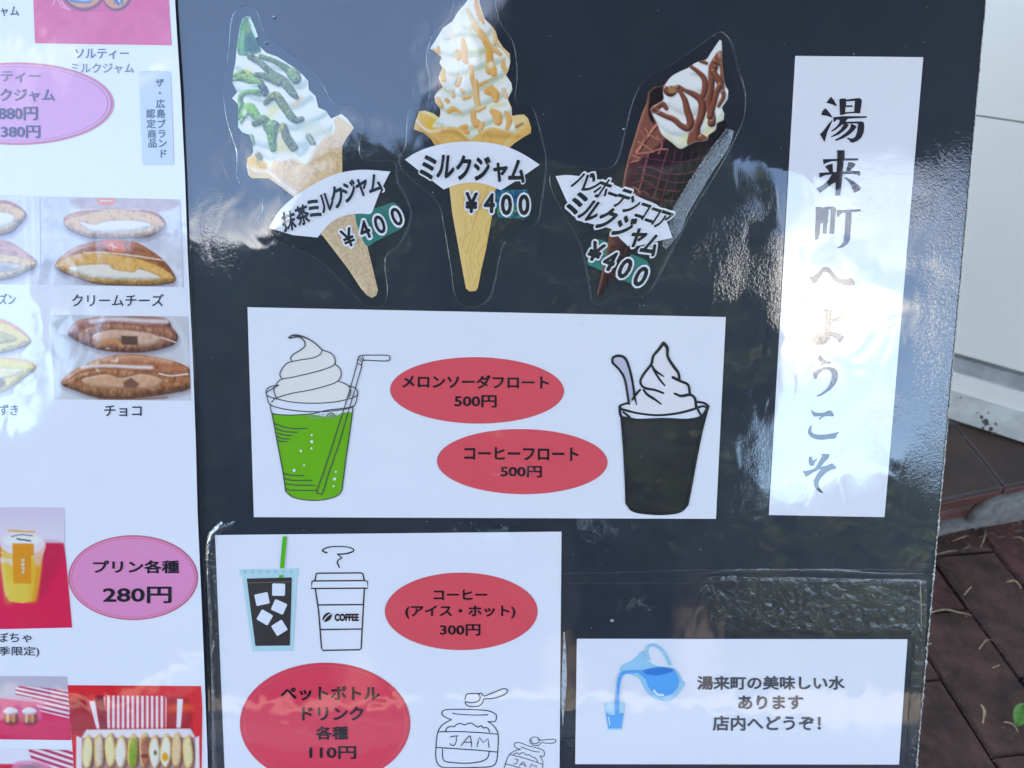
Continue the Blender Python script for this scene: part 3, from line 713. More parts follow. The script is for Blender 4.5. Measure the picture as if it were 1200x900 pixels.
# trees and hedge across the road, mirrored in the glossy board; middle three added
M_FOL = rough_mat('foliage', (.018, .030, .014), (.050, .074, .030), scale=1.3, rough=.7)
def tree(x, y, H, Rx, Rz, zc, n, seed, label, lobes=9, leaf=.13):
    r = random.Random(seed); t = bpy.data.objects.new('broadleaf_tree', None); COL.objects.link(t); t.location = (x, y, -.06); tag(t, label, 'tree', 'trees across the road')
    V, F_ = [], []
    def limb(a, b, r0, r1):
        a, b = Vector(a), Vector(b); d = (b - a).normalized(); u = d.orthogonal().normalized(); v = d.cross(u); o = len(V)
        for p, rr in ((a, r0), (b, r1)):
            for k in range(8): V.append(tuple(p + (u * math.cos(k * math.pi / 4) + v * math.sin(k * math.pi / 4)) * rr))
        F_.extend([(o + k, o + (k + 1) % 8, o + 8 + (k + 1) % 8, o + 8 + k) for k in range(8)])
    limb((0, 0, 0), (0, .05, zc - Rz * .4), H * .035, H * .022)
    for k in range(6):
        a = k * 1.05 + r.random(); limb((0, 0, zc - Rz * (.8 - .1 * k)), (math.cos(a) * Rx * .6, math.sin(a) * Rx * .5, zc + Rz * r.uniform(-.1, .5)), H * .016, H * .004)
    mesh_obj('trunk', V, F_, M_BARK, t, smooth=True)
    C_ = [(0, 0, zc, Rx * .75, Rz * .8)]
    for k in range(lobes):
        a = r.uniform(0, 6.28); e = r.uniform(-.6, 1.0); C_.append((math.cos(a) * Rx * .62 * math.cos(e), math.sin(a) * Rx * .5 * math.cos(e), zc + Rz * .62 * math.sin(e), Rx * r.uniform(.28, .45), Rz * r.uniform(.28, .42)))
    wts = [c[3] ** 2 for c in C_]; V = []; F_ = []
    for k in range(n):
        c = r.choices(C_, wts)[0]; d = Vector((r.gauss(0, 1), r.gauss(0, 1), r.gauss(0, 1))).normalized(); f = r.uniform(.55, 1.05)
        p = Vector((c[0] + d.x * c[3] * f, c[1] + d.y * c[3] * f, c[2] + d.z * c[4] * f))
        u = Vector((r.gauss(0, 1), r.gauss(0, 1), r.gauss(0, 1))).normalized(); w_ = u.orthogonal().normalized(); l = leaf * r.uniform(.6, 1.3); o = len(V)
        V += [tuple(p - u * l), tuple(p + w_ * l * .5), tuple(p + u * l), tuple(p - w_ * l * .5)]; F_.append((o, o + 1, o + 2, o + 3))
    mesh_obj('crown', V, F_, M_FOL, t)
TREES = [  # widest, tallest and slender: added in place of the camera holder's dark reflection
    (-2.0, -9.6, 8.0, 2.7, 3.8, 4.6, 38000, 1, 'widest tree across the road, facing the board'),
    (.6, -9.8, 9.6, 2.6, 4.3, 5.5, 44000, 2, 'tallest tree across the road'),
    (-5.0, -10.2, 7.2, 2.5, 3.4, 4.0, 30000, 3, 'lower tree across the road left of the widest one'),
    (2.35, -9.4, 8.3, 1.65, 4.0, 4.6, 29000, 12, 'slender tree right of the tallest one across the road'),
    (7.4, -13.5, 4.4, 2.4, 1.7, 2.5, 15000, 4, 'low spreading tree across the road at the far right'),
    (10.2, -14.5, 4.3, 2.6, 1.6, 2.5, 13000, 5, 'low tree at the right end of the row across the road'),
    (-8.4, -13, 4.8, 2.4, 1.9, 2.8, 14000, 6, 'low tree at the left end of the row across the road'),
]
for a in TREES: tree(*a)
def hedge(x0, x1, y, h, label, seed):
    r = random.Random(seed); V, F_ = [], []
    for k in range(int((x1 - x0) * 2200)):
        p = Vector((r.uniform(x0, x1), y + r.uniform(-.5, .5), r.uniform(0, h * (.85 + .15 * math.sin(k))))); u = Vector((r.gauss(0, 1), r.gauss(0, 1), r.gauss(0, 1))).normalized(); w_ = u.orthogonal().normalized(); l = .12 * r.uniform(.5, 1.2); o = len(V)
        q = p - Vector((x0, y, 0)); V += [tuple(q - u * l), tuple(q + w_ * l * .5), tuple(q + u * l), tuple(q - w_ * l * .5)]; F_.append((o, o + 1, o + 2, o + 3))
    o = mesh_obj('hedge', V, F_, M_FOL, loc=(x0, y, -.06)); tag(o, label, 'hedge')
hedge(-15, 15, -10.8, 2.9, 'long clipped hedge along the far side of the road', 5)

# ================================================================== THE BOARD
bT = [(-90, -120), (1166, -120), (1155, 0), (1144, 130), (1133, 250), (1120, 390), (1107, 525), (1096, 650), (1085, 780), (1075, 900), (1064, 1010)]
bl_ = B(-60, 1010); br_ = B(1064, 1010); tl_ = B(-90, -120); tr_ = B(1166, -120)
edgeL = np.linspace(0, 1, 60); rb = random.Random(2)
board = Thing('menu_board', 'black plastic menu board leaning back, edged with frayed clear film', 'menu board', 560, 1010)
bo = board.b
def bpt(x, y, z=0.0): return (x - bo[0], y - bo[1], z)
# panel: front face, fluted right edge, back
low = -(BO.z + (BU.z) * 0) / BU.z                                 # board metres down to the ground
yb = (0.002 - BO.z) / BU.z
xr = lambda y: tr_[0] + (br_[0] - tr_[0]) * (y - tr_[1]) / (br_[1] - tr_[1])
xlft = tl_[0]
ys = np.linspace(tr_[1], yb, 420)
V = []; F_ = []
for i, y in enumerate(ys):
    jit = rb.uniform(-.00035, .00035) + .0004 * math.sin(y * 160)
    V += [bpt(xlft, y, 0), bpt(xr(y) + jit, y, 0), bpt(xr(y) + jit, y, -.005), bpt(xlft, y, -.005)]
n = len(ys)
for i in range(n - 1):
    a, b = i * 4, (i + 1) * 4
    F_ += [(a, b, b + 1, a + 1), (a + 1, b + 1, b + 2, a + 2), (a + 2, b + 2, b + 3, a + 3), (a + 3, b + 3, b, a)]
F_ += [(0, 1, 2, 3), tuple((n - 1) * 4 + k for k in (3, 2, 1, 0))]
mesh_obj('panel', V, F_, M_BOARD, board.o)
# frayed film and foam showing along the right edge
M_FRAY = rough_mat('frayed_cream_edge', (.30, .25, .20), (.70, .64, .58), scale=260, rough=.6, bump=.001, bscale=400)
V, F_ = [], []
m_ = 700; yy = np.linspace(tr_[1], B(1064, 1010)[1], m_)
amp = np.interp(yy[::-1], np.linspace(yy[-1], yy[0], 12), [1.2, 1.2, 1.3, 1.3, 1.4, 1.1, .8, .7, .6, .5, .6, .6])[::-1]
for i, y in enumerate(yy):
    cl_ = max(0, math.sin(i * .21 + 3 * math.sin(i * .037))) ** 6; o = .0003 + (abs(rb.gauss(0, .0003)) + cl_ * .0009 * rb.random()) * amp[i]; inn = .0003 + abs(rb.gauss(0, .00045)) * amp[i]
    V += [bpt(xr(y) - inn, y, .00035 + rb.uniform(0, .0004)), bpt(xr(y) + o, y, -.0004 + rb.uniform(0, .0006)), bpt(xr(y) + o * .8, y, -.0052), bpt(xr(y) - .0005, y, -.0054)]
for i in range(m_ - 1):
    a, b = i * 4, (i + 1) * 4; F_ += [(a, b, b + 1, a + 1), (a + 1, b + 1, b + 2, a + 2), (a + 2, b + 2, b + 3, a + 3)]
mesh_obj('edge_trim', V, F_, M_FRAY, board.o)
# rear prop that holds the leaning board
M_PROP = rough_mat('prop_wood', (.10, .07, .045), (.18, .13, .08), scale=18, rough=.7, bump=.0006, bscale=50)
for xx in (xlft + .12, br_[0] - .12):
    top_ = Vector((xx - bo[0], tl_[1] - bo[1] - .08, -.012)); # from near the top down to the ground behind
    wtop = board.o.matrix_world @ top_ ; gnd = Vector((wtop.x, wtop.y + .42, .062))
    gl_ = board.o.matrix_world.inverted() @ gnd; d = (gl_ - top_); u = Vector((1, 0, 0)); v = d.cross(u).normalized(); V = []
    for p in (top_, gl_):
        for a, b in ((-1, -1), (1, -1), (1, 1), (-1, 1)): V.append(tuple(p + u * a * .014 + v * b * .009))
    mesh_obj('prop_leg', V, [(0, 1, 5, 4), (1, 2, 6, 5), (2, 3, 7, 6), (3, 0, 4, 7), (0, 3, 2, 1), (4, 5, 6, 7)], M_PROP, board.o)

# helper for strips of wrinkled film lying on a thing
def film_strip(th, name, pts, w, z, mat, wr=.0006, seed=0, across=5, sub=8, closed=False, tilt=0.0):
    r = random.Random(seed); P = np.array(curve(pts, closed, sub), float); n = len(P)
    T = (np.roll(P, -1, 0) - np.roll(P, 1, 0)) if closed else np.gradient(P, axis=0)
    T /= np.maximum(np.linalg.norm(T, axis=1, keepdims=True), 1e-9); Nn = np.stack([-T[:, 1], T[:, 0]], 1)
    ws = np.interp(np.linspace(0, 1, n), np.linspace(0, 1, len(w)), w) if isinstance(w, (list, tuple)) else np.full(n, w)
    Q, H = [], []
    for k in range(across):
        f = k / (across - 1) - .5
        Q += list(P + Nn * (ws * f)[:, None]); H += [max(0, (1 - (2 * f) ** 2) * wr * (.6 + .8 * r.random())) + (f + .5) * ws[i] * .00069 * tilt for i in range(n)]
    Vv = th.v(Q, z); Vv[:, 2] += np.array(H); F_ = []
    for k in range(across - 1):
        for i in range(n if closed else n - 1):
            j = (i + 1) % n; F_.append((k * n + i, k * n + j, (k + 1) * n + j, (k + 1) * n + i))
    return mesh_obj(name, Vv, F_, mat, th.o, smooth=True)
# the seam where two sheets of board film meet
film_strip(board, 'film_seam', [(236, 676), (420, 675), (560, 673), (700, 671), (820, 668), (960, 667), (1090, 668)], 1.6, .0001, M_RIM, .0004, 3, 3)
film_strip(board, 'film_seam', [(665, 684), (740, 683), (815, 684)], 1.0, .0001, M_RIM, .0003, 4, 3)

# ------------------------------------------------------------------ menu poster at the left
def pwave(x, y):
    e = np.clip((x - 130) / 110, 0, 1) ** 2
    return .0012 + e * (.0016 + .0012 * np.sin(y / 95.0 + .8) + .0006 * np.sin(y / 37.0))
post = Thing('menu_poster', 'tall white menu poster with cream sandwich photos, laminated, at the left edge of the board', 'poster', 90, 900, .0, wave=pwave)
def qgrid(th, name, rows, z, mat, nx=26, thick=.0003):
    """sheet given by rows of (y, xleft, xright)"""
    ysr = [r_[0] for r_ in rows]; yy_ = np.linspace(ysr[0], ysr[-1], 120)
    P = [];
    for y in yy_:
        a = np.interp(y, ysr, [r_[1] for r_ in rows]); b = np.interp(y, ysr, [r_[2] for r_ in rows])
        P += [(a + (b - a) * u, y) for u in np.linspace(0, 1, nx)]
    n = len(yy_); F_ = [(j * nx + i, (j + 1) * nx + i, (j + 1) * nx + i + 1, j * nx + i + 1) for j in range(n - 1) for i in range(nx - 1)]
    V = th.v(P, z + thick); k = len(V); side = [j * nx + nx - 1 for j in range(n)]
    V2 = th.v([P[i] for i in side], z - .0002); V = np.concatenate([V, V2])
    F_ += [(side[j], k + j, k + j + 1, side[j + 1]) for j in range(n - 1)]
    return mesh_obj(name, V, F_, mat, th.o)
qgrid(post, 'sheet', [(-100, -80, 200), (0, -80, 205), (50, -80, 208), (110, -80, 212), (200, -80, 216.5), (300, -80, 220), (420, -80, 226), (520, -80, 229.5), (600, -80, 231.5), (700, -80, 236), (800, -80, 240), (880, -80, 243), (1000, -80, 246)], 0, M_PAPER)
Z1, Z2, Z3, Z4 = .0006, .0009, .0012, .0015
T_ = (38, 42, 70)
M_NAVY = ink((44, 48, 74), 'navy_print')
post.text('ジャム', (-12, 7, 22, 19), Z1, M_NAVY, .012, name='caption')
# top photograph: crimson cloth with two jars
p = Pic(36, -30, 204, 56, 1.1, (206, 66, 124)); p.grain(9, 9, 3); p.grain(4, 2, 4)
p.mixin(p.noise(22, 5) * .25 * (p.Y > 15), (232, 160, 190))
p.ell(98, -12, 26, 25, (120, 54, 84)); p.ell(98, -15, 24, 24, (206, 138, 96)); p.fill([(76, -16), (106, -16), (108, 2), (92, 3.5), (80, 0)], (74, 104, 158)); p.line([(82, -2), (98, 1), (106, 0)], 1, (190, 205, 230))
p.ell(137, -12, 19, 25, (104, 46, 84)); p.ell(136, -14, 17, 24, (204, 134, 86)); p.fill([(133, -10), (144, -10), (144, 6), (141, 3), (139, 7), (136, 3), (134, 6)], (60, 92, 156), smooth=False); p.line([(138, -4), (140, 2)], 1.5, (225, 230, 245))
for a in ([(62, 6), (66, -4), (70, 4), (74, 9), (80, 11)], [(64, -4), (70, -2), (76, 8)], [(72, 3), (82, 12)]): p.line(a, 1.1, (232, 200, 226), a=.8)
p.put(post, 'printed_photo', [(38, -28), (196, -28), (201, 53), (41, 50.5)], Z1)
post.text('ソルティー', (88, 57, 151, 69), Z1, ink((88, 94, 116)), .012, name='caption')
post.text('ミルクジャム', (83, 74, 157, 86), Z1, ink((110, 116, 134)), .012, name='caption')
bd = post.disc('price_badge', 20, 121.5, 113.5, 48.5, Z1, ink((196, 112, 138)))
post.disc('badge_fill', 20, 121.5, 110, 46, Z2, ink((200, 142, 200)), parent=bd)
post.disc('badge_ring', 20, 121.5, 107, 43.8, Z2 + .00005, ink((186, 100, 132)), rings=1, inner=.988, parent=bd)
M_PLUM = ink((56, 50, 92))
post.text('ソルティー', (-31, 83, 47, 96), Z3, ink((120, 106, 134)), .02, parent=bd)
post.text('ミルクジャム', (-32, 104, 64, 119), Z3, ink((84, 74, 110)), .02, parent=bd)
post.text('880円', (-2, 125, 44, 141), Z3, M_PLUM, .022, parent=bd)
post.text('380円', (1, 147, 47, 162), Z3, M_PLUM, .022, parent=bd)
def rrect(x0, y0, x1, y1, r, skew=0.0, n=5):
    o = []
    for cx, cy, a0 in ((x1 - r, y0 + r, -90), (x1 - r, y1 - r, 0), (x0 + r, y1 - r, 90), (x0 + r, y0 + r, 180)):
        for k in range(n + 1):
            a = rad(a0 + 90 * k / n); y = cy + r * math.sin(a); o.append((cx + r * math.cos(a) + skew * (y - y0), y))
    return o
lb = post.many('certified_label', [rrect(163, 83, 200, 193.5, 4, .035)], Z1, ink((176, 190, 212)))
for (s_c, x_, y_, w_, h_) in [('ザ', 187, 97, 10, 9), ('・', 187.4, 109.5, 9, 9), ('広', 188, 121.5, 10, 9.5), ('島', 188.6, 133, 10, 9.5), ('ブ', 189, 145, 10, 9.5), ('ラ', 189.6, 157, 10, 9.5), ('ン', 190.4, 168, 10, 9.5), ('ド', 191.5, 180, 10, 9.5)]:
    pass
post.chars([('ザ', 187, 97, 10, 10, 0), ('・', 187.4, 109, 10, 10, 0), ('広', 188, 121.5, 11, 11, 0), ('島', 188.6, 133, 11, 11, 0), ('ブ', 189.2, 145, 11, 11, 0), ('ラ', 189.8, 157, 11, 11, 0), ('ン', 190.6, 168, 11, 11, 0), ('ド', 191.6, 180, 11, 11, 0)], Z2, ink((58, 66, 92)), .03, parent=lb)
post.chars([('認', 176.5, 133, 11, 11, 0), ('定', 177.2, 145, 11, 11, 0), ('商', 178, 157, 11, 11, 0), ('品', 178.8, 168, 11, 11, 0)], Z2, ink((58, 66, 92)), .025, parent=lb)

# cream sandwiches: (outline, cut face, cream)
def bun(p, outer, face, cream, c_out, c_face, c_cream, seed=1):
    m = p.mask(outer); p.fill([(x + 1, y + 4) for x, y in outer], (96, 78, 100), 3.5, .5)
    p.dome(outer, 11, tuple(min(255, v * 1.12) for v in c_out), tuple(v * .55 for v in c_out), (236, 206, 190), .5); p.grain(30, 9, seed, m, 3); p.grain(22, 2.2, seed + 9, m)
    mf = p.mask(face); p.dome(face, 8, tuple(min(255, v * 1.05) for v in c_face), tuple(v * .66 for v in c_face), (244, 222, 180), .3)
    d = -p.sd(curve(face, True, 4)); p.grain(40, 2.6, seed + 3, mf, 4.5); p.grain(24, 6, seed + 4, mf)
    p.mixin(np.clip(1 - d / 1.8, 0, 1) * mf * .5, tuple(v * .6 for v in c_face))
    holes = (p.noise(2.2, seed + 12, 3.2) > .74) * mf * (d > 2); p.mixin(holes * .25, tuple(v * .6 for v in c_face))
    if cream:
        mc = p.mask(cream, 1.2); p.fill([(x, y - .8) for x, y in cream], tuple(v * .62 for v in c_face), 1.6, .8); p.dome(cream, 5, c_cream, tuple(v * .80 for v in c_cream), (240, 240, 244), .4, soft=1.2)
        p.grain(16, 4, seed + 5, mc); p.grain(10, 1.8, seed + 6, mc)
def z4(pts, y0=200): return zm(0, y0, 4.5, pts)
# row 1
p = Pic(46, 226, 218, 340, 1.0, (188, 192, 216)); p.grain(16, 30, 2, sy=14); p.mixin(np.clip((p.X - 170) / 60, 0, .35) * p.noise(16, 3), (226, 228, 242))
p.fill([(90, 231), (204, 233), (196, 247), (140, 250), (96, 246)], (176, 150, 156), 2, .8); p.grain(14, 6, 8)
p.fill(z4([(515, 148), (600, 146), (598, 178), (530, 182)]), (214, 124, 96)); p.line(z4([(530, 158), (590, 160)]), 1.4, (226, 220, 236))
bun(p, z4([(340, 245), (420, 215), (560, 200), (720, 205), (830, 225), (875, 285), (840, 320), (780, 350), (640, 358), (480, 355), (400, 330), (350, 300)]), z4([(342, 262), (420, 235), (560, 208), (720, 212), (820, 235), (872, 285), (840, 318), (770, 345), (640, 355), (490, 352), (400, 328), (352, 300)]), z4([(420, 270), (500, 285), (560, 268), (700, 262), (800, 285), (740, 312), (600, 325), (480, 320)]), (150, 96, 72), (208, 168, 134), (218, 216, 222), 11)
p.line(z4([(370, 222), (430, 205), (560, 206), (740, 204)]), 1.1, (222, 220, 236), a=.8)
bun(p, z4([(288, 500), (340, 440), (430, 390), (560, 366), (700, 372), (800, 425), (870, 480), (928, 575), (850, 602), (700, 606), (520, 598), (400, 565), (320, 530)]), z4([(290, 502), (370, 450), (480, 432), (600, 440), (740, 468), (850, 510), (922, 572), (850, 595), (700, 602), (520, 592), (400, 560), (320, 525)]), z4([(365, 512), (450, 498), (570, 495), (600, 520), (700, 535), (740, 520), (850, 565), (760, 575), (600, 572), (480, 560), (400, 535)]), (138, 80, 48), (210, 160, 90), (220, 214, 212), 21)
p.line(z4([(440, 432), (560, 432), (700, 448), (860, 472)]), 1.5, (222, 214, 220), a=.9)
p.fill(z4([(545, 368), (630, 370), (662, 420), (640, 432), (575, 420)]), (206, 104, 66)); p.line(z4([(575, 390), (615, 405)]), 1.2, (230, 210, 205)); p.line(z4([(590, 378), (600, 418)]), 1.0, (230, 210, 205))
p.grain(5, 1.6, 40)
p.mixin(np.clip(p.noise(5, 77, 3) - .62, 0, 1) * 1.6 * (np.hypot(p.X - 112, p.Y - 318) < 14), (245, 245, 250))
p.put(post, 'printed_photo', [(47, 230), (211, 233.5), (215, 336.5), (48, 333.5)], Z1)
p = Pic(-32, 226, 50, 336, 1.0, (196, 200, 224)); p.grain(14, 24, 6)
for a, b in (((28, 232), (32, 333)), ((38, 232), (40, 333))): p.line([a, b], 2.0, (214, 218, 238), 2, .8)
bun(p, z4([(-140, 190), (0, 155), (80, 175), (140, 230), (100, 290), (40, 335), (-140, 350)]), z4([(-140, 200), (0, 172), (80, 190), (136, 232), (95, 285), (35, 328), (-140, 340)]), z4([(-140, 240), (0, 220), (75, 240), (60, 280), (0, 300), (-140, 310)]), (150, 96, 80), (210, 172, 136), (220, 220, 228), 31)
bun(p, z4([(-140, 370), (20, 365), (110, 410), (198, 490), (100, 555), (0, 580), (-140, 590)]), z4([(-140, 450), (0, 440), (120, 460), (196, 492), (100, 548), (0, 572), (-140, 580)]), z4([(-140, 490), (0, 485), (110, 500), (60, 530), (-140, 545)]), (168, 126, 122), (208, 178, 142), (198, 186, 186), 41)
p.ell(6, 314, 7, 4, (150, 146, 158), soft=2)
p.put(post, 'printed_photo', [(-30, 228), (46.6, 229.5), (47.6, 333.5), (-30, 333)], Z1)
post.text('ズン', (-1, 344, 18, 357), Z1, M_NAVY, .012, name='caption'); post.text('クリームチーズ', (84.5, 344.5, 192, 359), Z1, M_NAVY, .012, name='caption')
def z5(pts): return zm(0, 360, 4.5, pts)
p = Pic(57, 366, 227, 472, 1.0, (186, 190, 206)); p.grain(12, 24, 9); p.line([(200, 372), (212, 390), (220, 420)], 3, (206, 210, 224), 3, .6)
bun(p, z5([(356, 140), (385, 90), (450, 60), (600, 48), (860, 55), (905, 105), (938, 150), (925, 190), (870, 215), (760, 238), (600, 235), (480, 212), (400, 175)]), z5([(470, 105), (560, 85), (640, 84), (760, 100), (890, 112), (930, 150), (915, 185), (860, 212), (740, 236), (600, 232), (500, 215), (430, 190), (400, 150)]), z5([(500, 140), (600, 118), (760, 130), (850, 160), (820, 195), (740, 205), (640, 170), (540, 190), (490, 170)]), (134, 84, 78), (150, 98, 80), (196, 158, 142), 51)
p.line(z5([(480, 75), (600, 62), (760, 72), (880, 75)]), 5, (206, 204, 216), 2, .85); p.line(z5([(520, 200), (590, 175), (640, 200)]), 4.5, (196, 134, 80), 2, .8)
p.fill(z5([(640, 150), (725, 154), (727, 200), (642, 196)]), (84, 56, 50), .8, smooth=False); p.line(z5([(850, 160), (925, 185)]), 1.3, (226, 214, 216))
bun(p, z5([(320, 400), (370, 345), (440, 308), (560, 262), (700, 246), (860, 270), (960, 300), (1005, 335), (1005, 425), (900, 455), (760, 475), (600, 488), (480, 470), (380, 430)]), z5([(430, 345), (560, 322), (760, 332), (900, 352), (1002, 372), (1002, 420), (900, 448), (760, 468), (600, 474), (460, 455), (360, 425), (330, 400)]), z5([(440, 375), (560, 352), (640, 372), (760, 350), (860, 385), (800, 430), (640, 430), (500, 422), (440, 400)]), (150, 92, 66), (152, 96, 66), (196, 150, 124), 61)
p.line(z5([(430, 315), (560, 308), (700, 315), (800, 318)]), 3.6, (214, 212, 222), 1.5, .9); p.line(z5([(840, 350), (900, 362), (990, 352)]), 1.6, (222, 214, 224)); p.line(z5([(560, 280), (700, 262), (900, 285)]), 5, (196, 160, 142), 3, .7)
p.fill(z5([(690, 372), (735, 405), (715, 430), (655, 422), (650, 395)]), (112, 74, 60), 1.2, smooth=False)
p.mixin(np.clip(p.noise(6, 7, 3) - .55, 0, 1) * 1.6 * (np.hypot((p.X - 122) / 1.1, p.Y - 422) < 15), (236, 226, 216)); p.grain(6, 1.6, 41)
p.line(z5([(520, 482), (700, 484), (880, 476)]), 2, (128, 70, 52), 1, .8)
p.put(post, 'printed_photo', [(59, 368.5), (220, 371), (224, 469.5), (64, 468)], Z1)
p = Pic(-32, 368, 46, 468, 1.0, (204, 211, 232))
bun(p, z5([(-140, 40), (0, 62), (90, 105), (160, 170), (140, 205), (0, 245), (-140, 250)]), z5([(-140, 60), (0, 76), (90, 120), (158, 175), (130, 200), (0, 240), (-140, 245)]), z5([(-140, 110), (0, 130), (80, 160), (60, 185), (-140, 200)]), (202, 120, 100), (226, 200, 120), (176, 160, 104), 71)
bun(p, z5([(-140, 250), (0, 262), (110, 270), (190, 315), (130, 370), (30, 440), (-140, 470)]), z5([(-140, 260), (0, 270), (110, 285), (186, 316), (120, 372), (30, 436), (-140, 465)]), z5([(-140, 300), (0, 320), (120, 325), (60, 370), (-140, 400)]), (214, 160, 120), (232, 204, 110), (208, 196, 150), 81)
p.fill(z5([(-140, 350), (0, 375), (30, 400), (-10, 430), (-140, 430)]), (84, 62, 50), 2, .8)
p.put(post, 'printed_photo', z5([(-135, 42), (0, 58), (90, 102), (162, 172), (140, 208), (100, 255), (140, 275), (192, 316), (135, 372), (70, 425), (50, 462), (-135, 466)]), Z1, smooth=True)
post.text('ずき', (-1, 474, 21, 487), Z1, M_NAVY, .012, name='caption'); post.text('チョコ', (122, 475, 166, 488), Z1, M_NAVY, .016, name='caption')
# pudding
def z6(pts): return zm(0, 560, 4.5, pts)
p = Pic(-32, 592, 88, 740, 1.0, (196, 186, 214)); p.mixin(np.clip((p.Y - 600) / 60, 0, .5), (214, 210, 228)); p.fill([(-40, 636.5), (74, 636.5), (100, 760), (-40, 760)], (212, 20, 78), .8, smooth=False); p.grain(7, 6, 4, (p.Y > 637) * 1.0)
p.fill([(44, 640), (74, 637), (76, 650), (50, 700), (40, 700)], (150, 20, 60), 4, .35)
p.fill(z6([(2, 340), (235, 340), (205, 560), (185, 645), (120, 660), (50, 652), (22, 600), (5, 440)]), (244, 196, 62), smooth=False)
p.mixin(p.mask(z6([(25, 560), (110, 540), (190, 560), (180, 650), (60, 650)])) * .6, (250, 214, 100)); p.line(z6([(20, 470), (48, 645)]), 9, (252, 216, 104), 5, .55); p.line(z6([(195, 470), (172, 640)]), 9, (226, 158, 38), 5, .55); p.line(z6([(215, 330), (236, 352), (226, 390), (212, 410)]), 2, (238, 226, 238), 1, .9); p.line(z6([(0, 350), (60, 372), (150, 378), (228, 350)]), 1.6, (240, 232, 240), 1, .85); p.line(z6([(2, 392), (60, 412), (160, 414), (222, 388)]), 1.2, (236, 214, 214), .8, .8); p.line(z6([(12, 460), (35, 620)]), 3, (252, 222, 130), 2, .8)
p.line(z6([(212, 420), (185, 640)]), 5, (222, 140, 34), 2, .8)
p.fill(z6([(0, 420), (70, 430), (70, 470), (40, 450), (5, 450)]), (226, 206, 196), 1.5, .9); p.fill(z6([(180, 400), (232, 360), (222, 420), (205, 470), (180, 440)]), (222, 178, 168), 1.5, .85)
p.ell(26, 637, 26, 14, (222, 206, 226), 0, 1.0); p.ell(25.5, 633, 22, 8, (238, 238, 246)); p.line(z6([(60, 310), (110, 300), (170, 305)]), 1.2, (60, 60, 90)); p.line(z6([(90, 322), (160, 332)]), 1.6, (40, 40, 60)); p.line(z6([(45, 278), (180, 285)]), 2.5, (226, 176, 110))
p.fill(z6([(66, 345), (178, 348), (178, 410), (165, 410), (165, 558), (70, 556)]), (238, 150, 20), smooth=False)
post_p = p.put(post, 'printed_photo', [(-30, 594.5), (75, 595), (75.5, 636), (84.5, 735.5), (-30, 738)], Z1)
post.chars([('か', 27, 656.5, 5, 5, 0), ('ぼ', 27, 661.5, 5, 5, 0), ('ち', 27, 666.5, 5, 5, 0), ('ゃ', 27, 671, 5, 5, 0)], Z2, ink((250, 236, 214)), .04, parent=post_p)
bd = post.disc('price_badge', 156, 677, 76, 49.8, Z1, ink((196, 96, 118))); post.disc('badge_fill', 156, 677, 74.4, 48.2, Z2, ink((216, 136, 190)), parent=bd)
post.disc('badge_ring', 156, 677, 72.6, 46.6, Z2 + .00005, ink((200, 108, 140)), rings=1, inner=.985, parent=bd)
M_T = ink((26, 20, 36), 'near_black_print')
post.text('プリン各種', (109, 656.5, 210, 672), Z3, M_T, .03, parent=bd); post.text('280円', (120.5, 687.5, 201, 707), Z3, M_T, .022, parent=bd)
post.text('ぼちゃ', (-4, 741.5, 37, 753), Z1, M_NAVY, .012, name='caption'); post.text('季限定)', (-2, 757.5, 46, 770), Z1, M_NAVY, .012, name='caption')
# souvenir photographs
def z7(pts): return zm(0, 700, 4.5, pts)
def stripes(p, poly, a, b, n, c1=(176, 40, 92), c2=(228, 222, 236)):
    m = p.mask(poly, .5, False); A, Bq = np.array(a, float), np.array(b, float); d = Bq - A; t = ((p.X - A[0]) * d[0] + (p.Y - A[1]) * d[1]) / (d @ d) * n
    k = np.clip(.5 + 2.2 * (np.abs(t % 1 - .5) - .25) * 2, 0, 1); p.mixin(m, c1); p.mixin(m * k, c2)
p = Pic(-32, 790, 88, 870, 1.0, (176, 172, 196)); p.fill([(-40, 812), (90, 838), (90, 870), (-40, 872)], (204, 14, 80), .8, smooth=False)
p.fill(z7([(-140, 520), (60, 540), (240, 560), (365, 640), (365, 745), (-140, 745)]), (206, 24, 88), 1, smooth=False)
stripes(p, z7([(80, 478), (110, 466), (362, 490), (364, 560), (82, 515)]), (40, 806), (37, 820), 3); stripes(p, z7([(170, 528), (364, 556), (366, 638), (210, 600)]), (52, 818), (47, 839), 4)
p.fill(z7([(-140, 530), (40, 530), (225, 540), (220, 600), (200, 650), (0, 650), (-140, 600)]), (216, 130, 170), 1.5, .55)
for x in (12, 34):
    p.ell(x + 2, 843, 9, 7.5, (110, 10, 50), soft=2, a=.6); p.dome([(x - 7, 835), (x + 8.5, 835), (x + 8.5, 846), (x + 5, 848.5), (x - 4, 848.5), (x - 7, 846)], 5, (184, 112, 66), (104, 50, 34), (240, 200, 170), .7, smooth=False); p.dome([(x - 7.5, 832), (x, 828.5), (x + 8.5, 832), (x + 8, 836), (x, 838), (x - 7, 836)], 4, (232, 222, 236), (170, 150, 176), (250, 250, 252), .6); p.line([(x - 3, 837), (x - 3, 846)], 2, (236, 206, 210), 1, .8); p.line([(x + 4, 837), (x + 4, 846)], 1.6, (200, 140, 120))
p.grain(5, 2, 8); p.put(post, 'printed_photo', [(-30, 792), (78, 793), (82, 830), (83.5, 867.5), (-30, 866)], Z1)
p = Pic(-32, 874, 90, 925, 1.0, (206, 208, 228)); p.fill([(-40, 895), (60, 896), (90, 930), (-40, 930)], (204, 14, 60), .8, smooth=False); stripes(p, z7([(150, 805), (170, 796), (386, 806), (388, 960), (200, 960)]), (40, 878), (36, 890), 2)
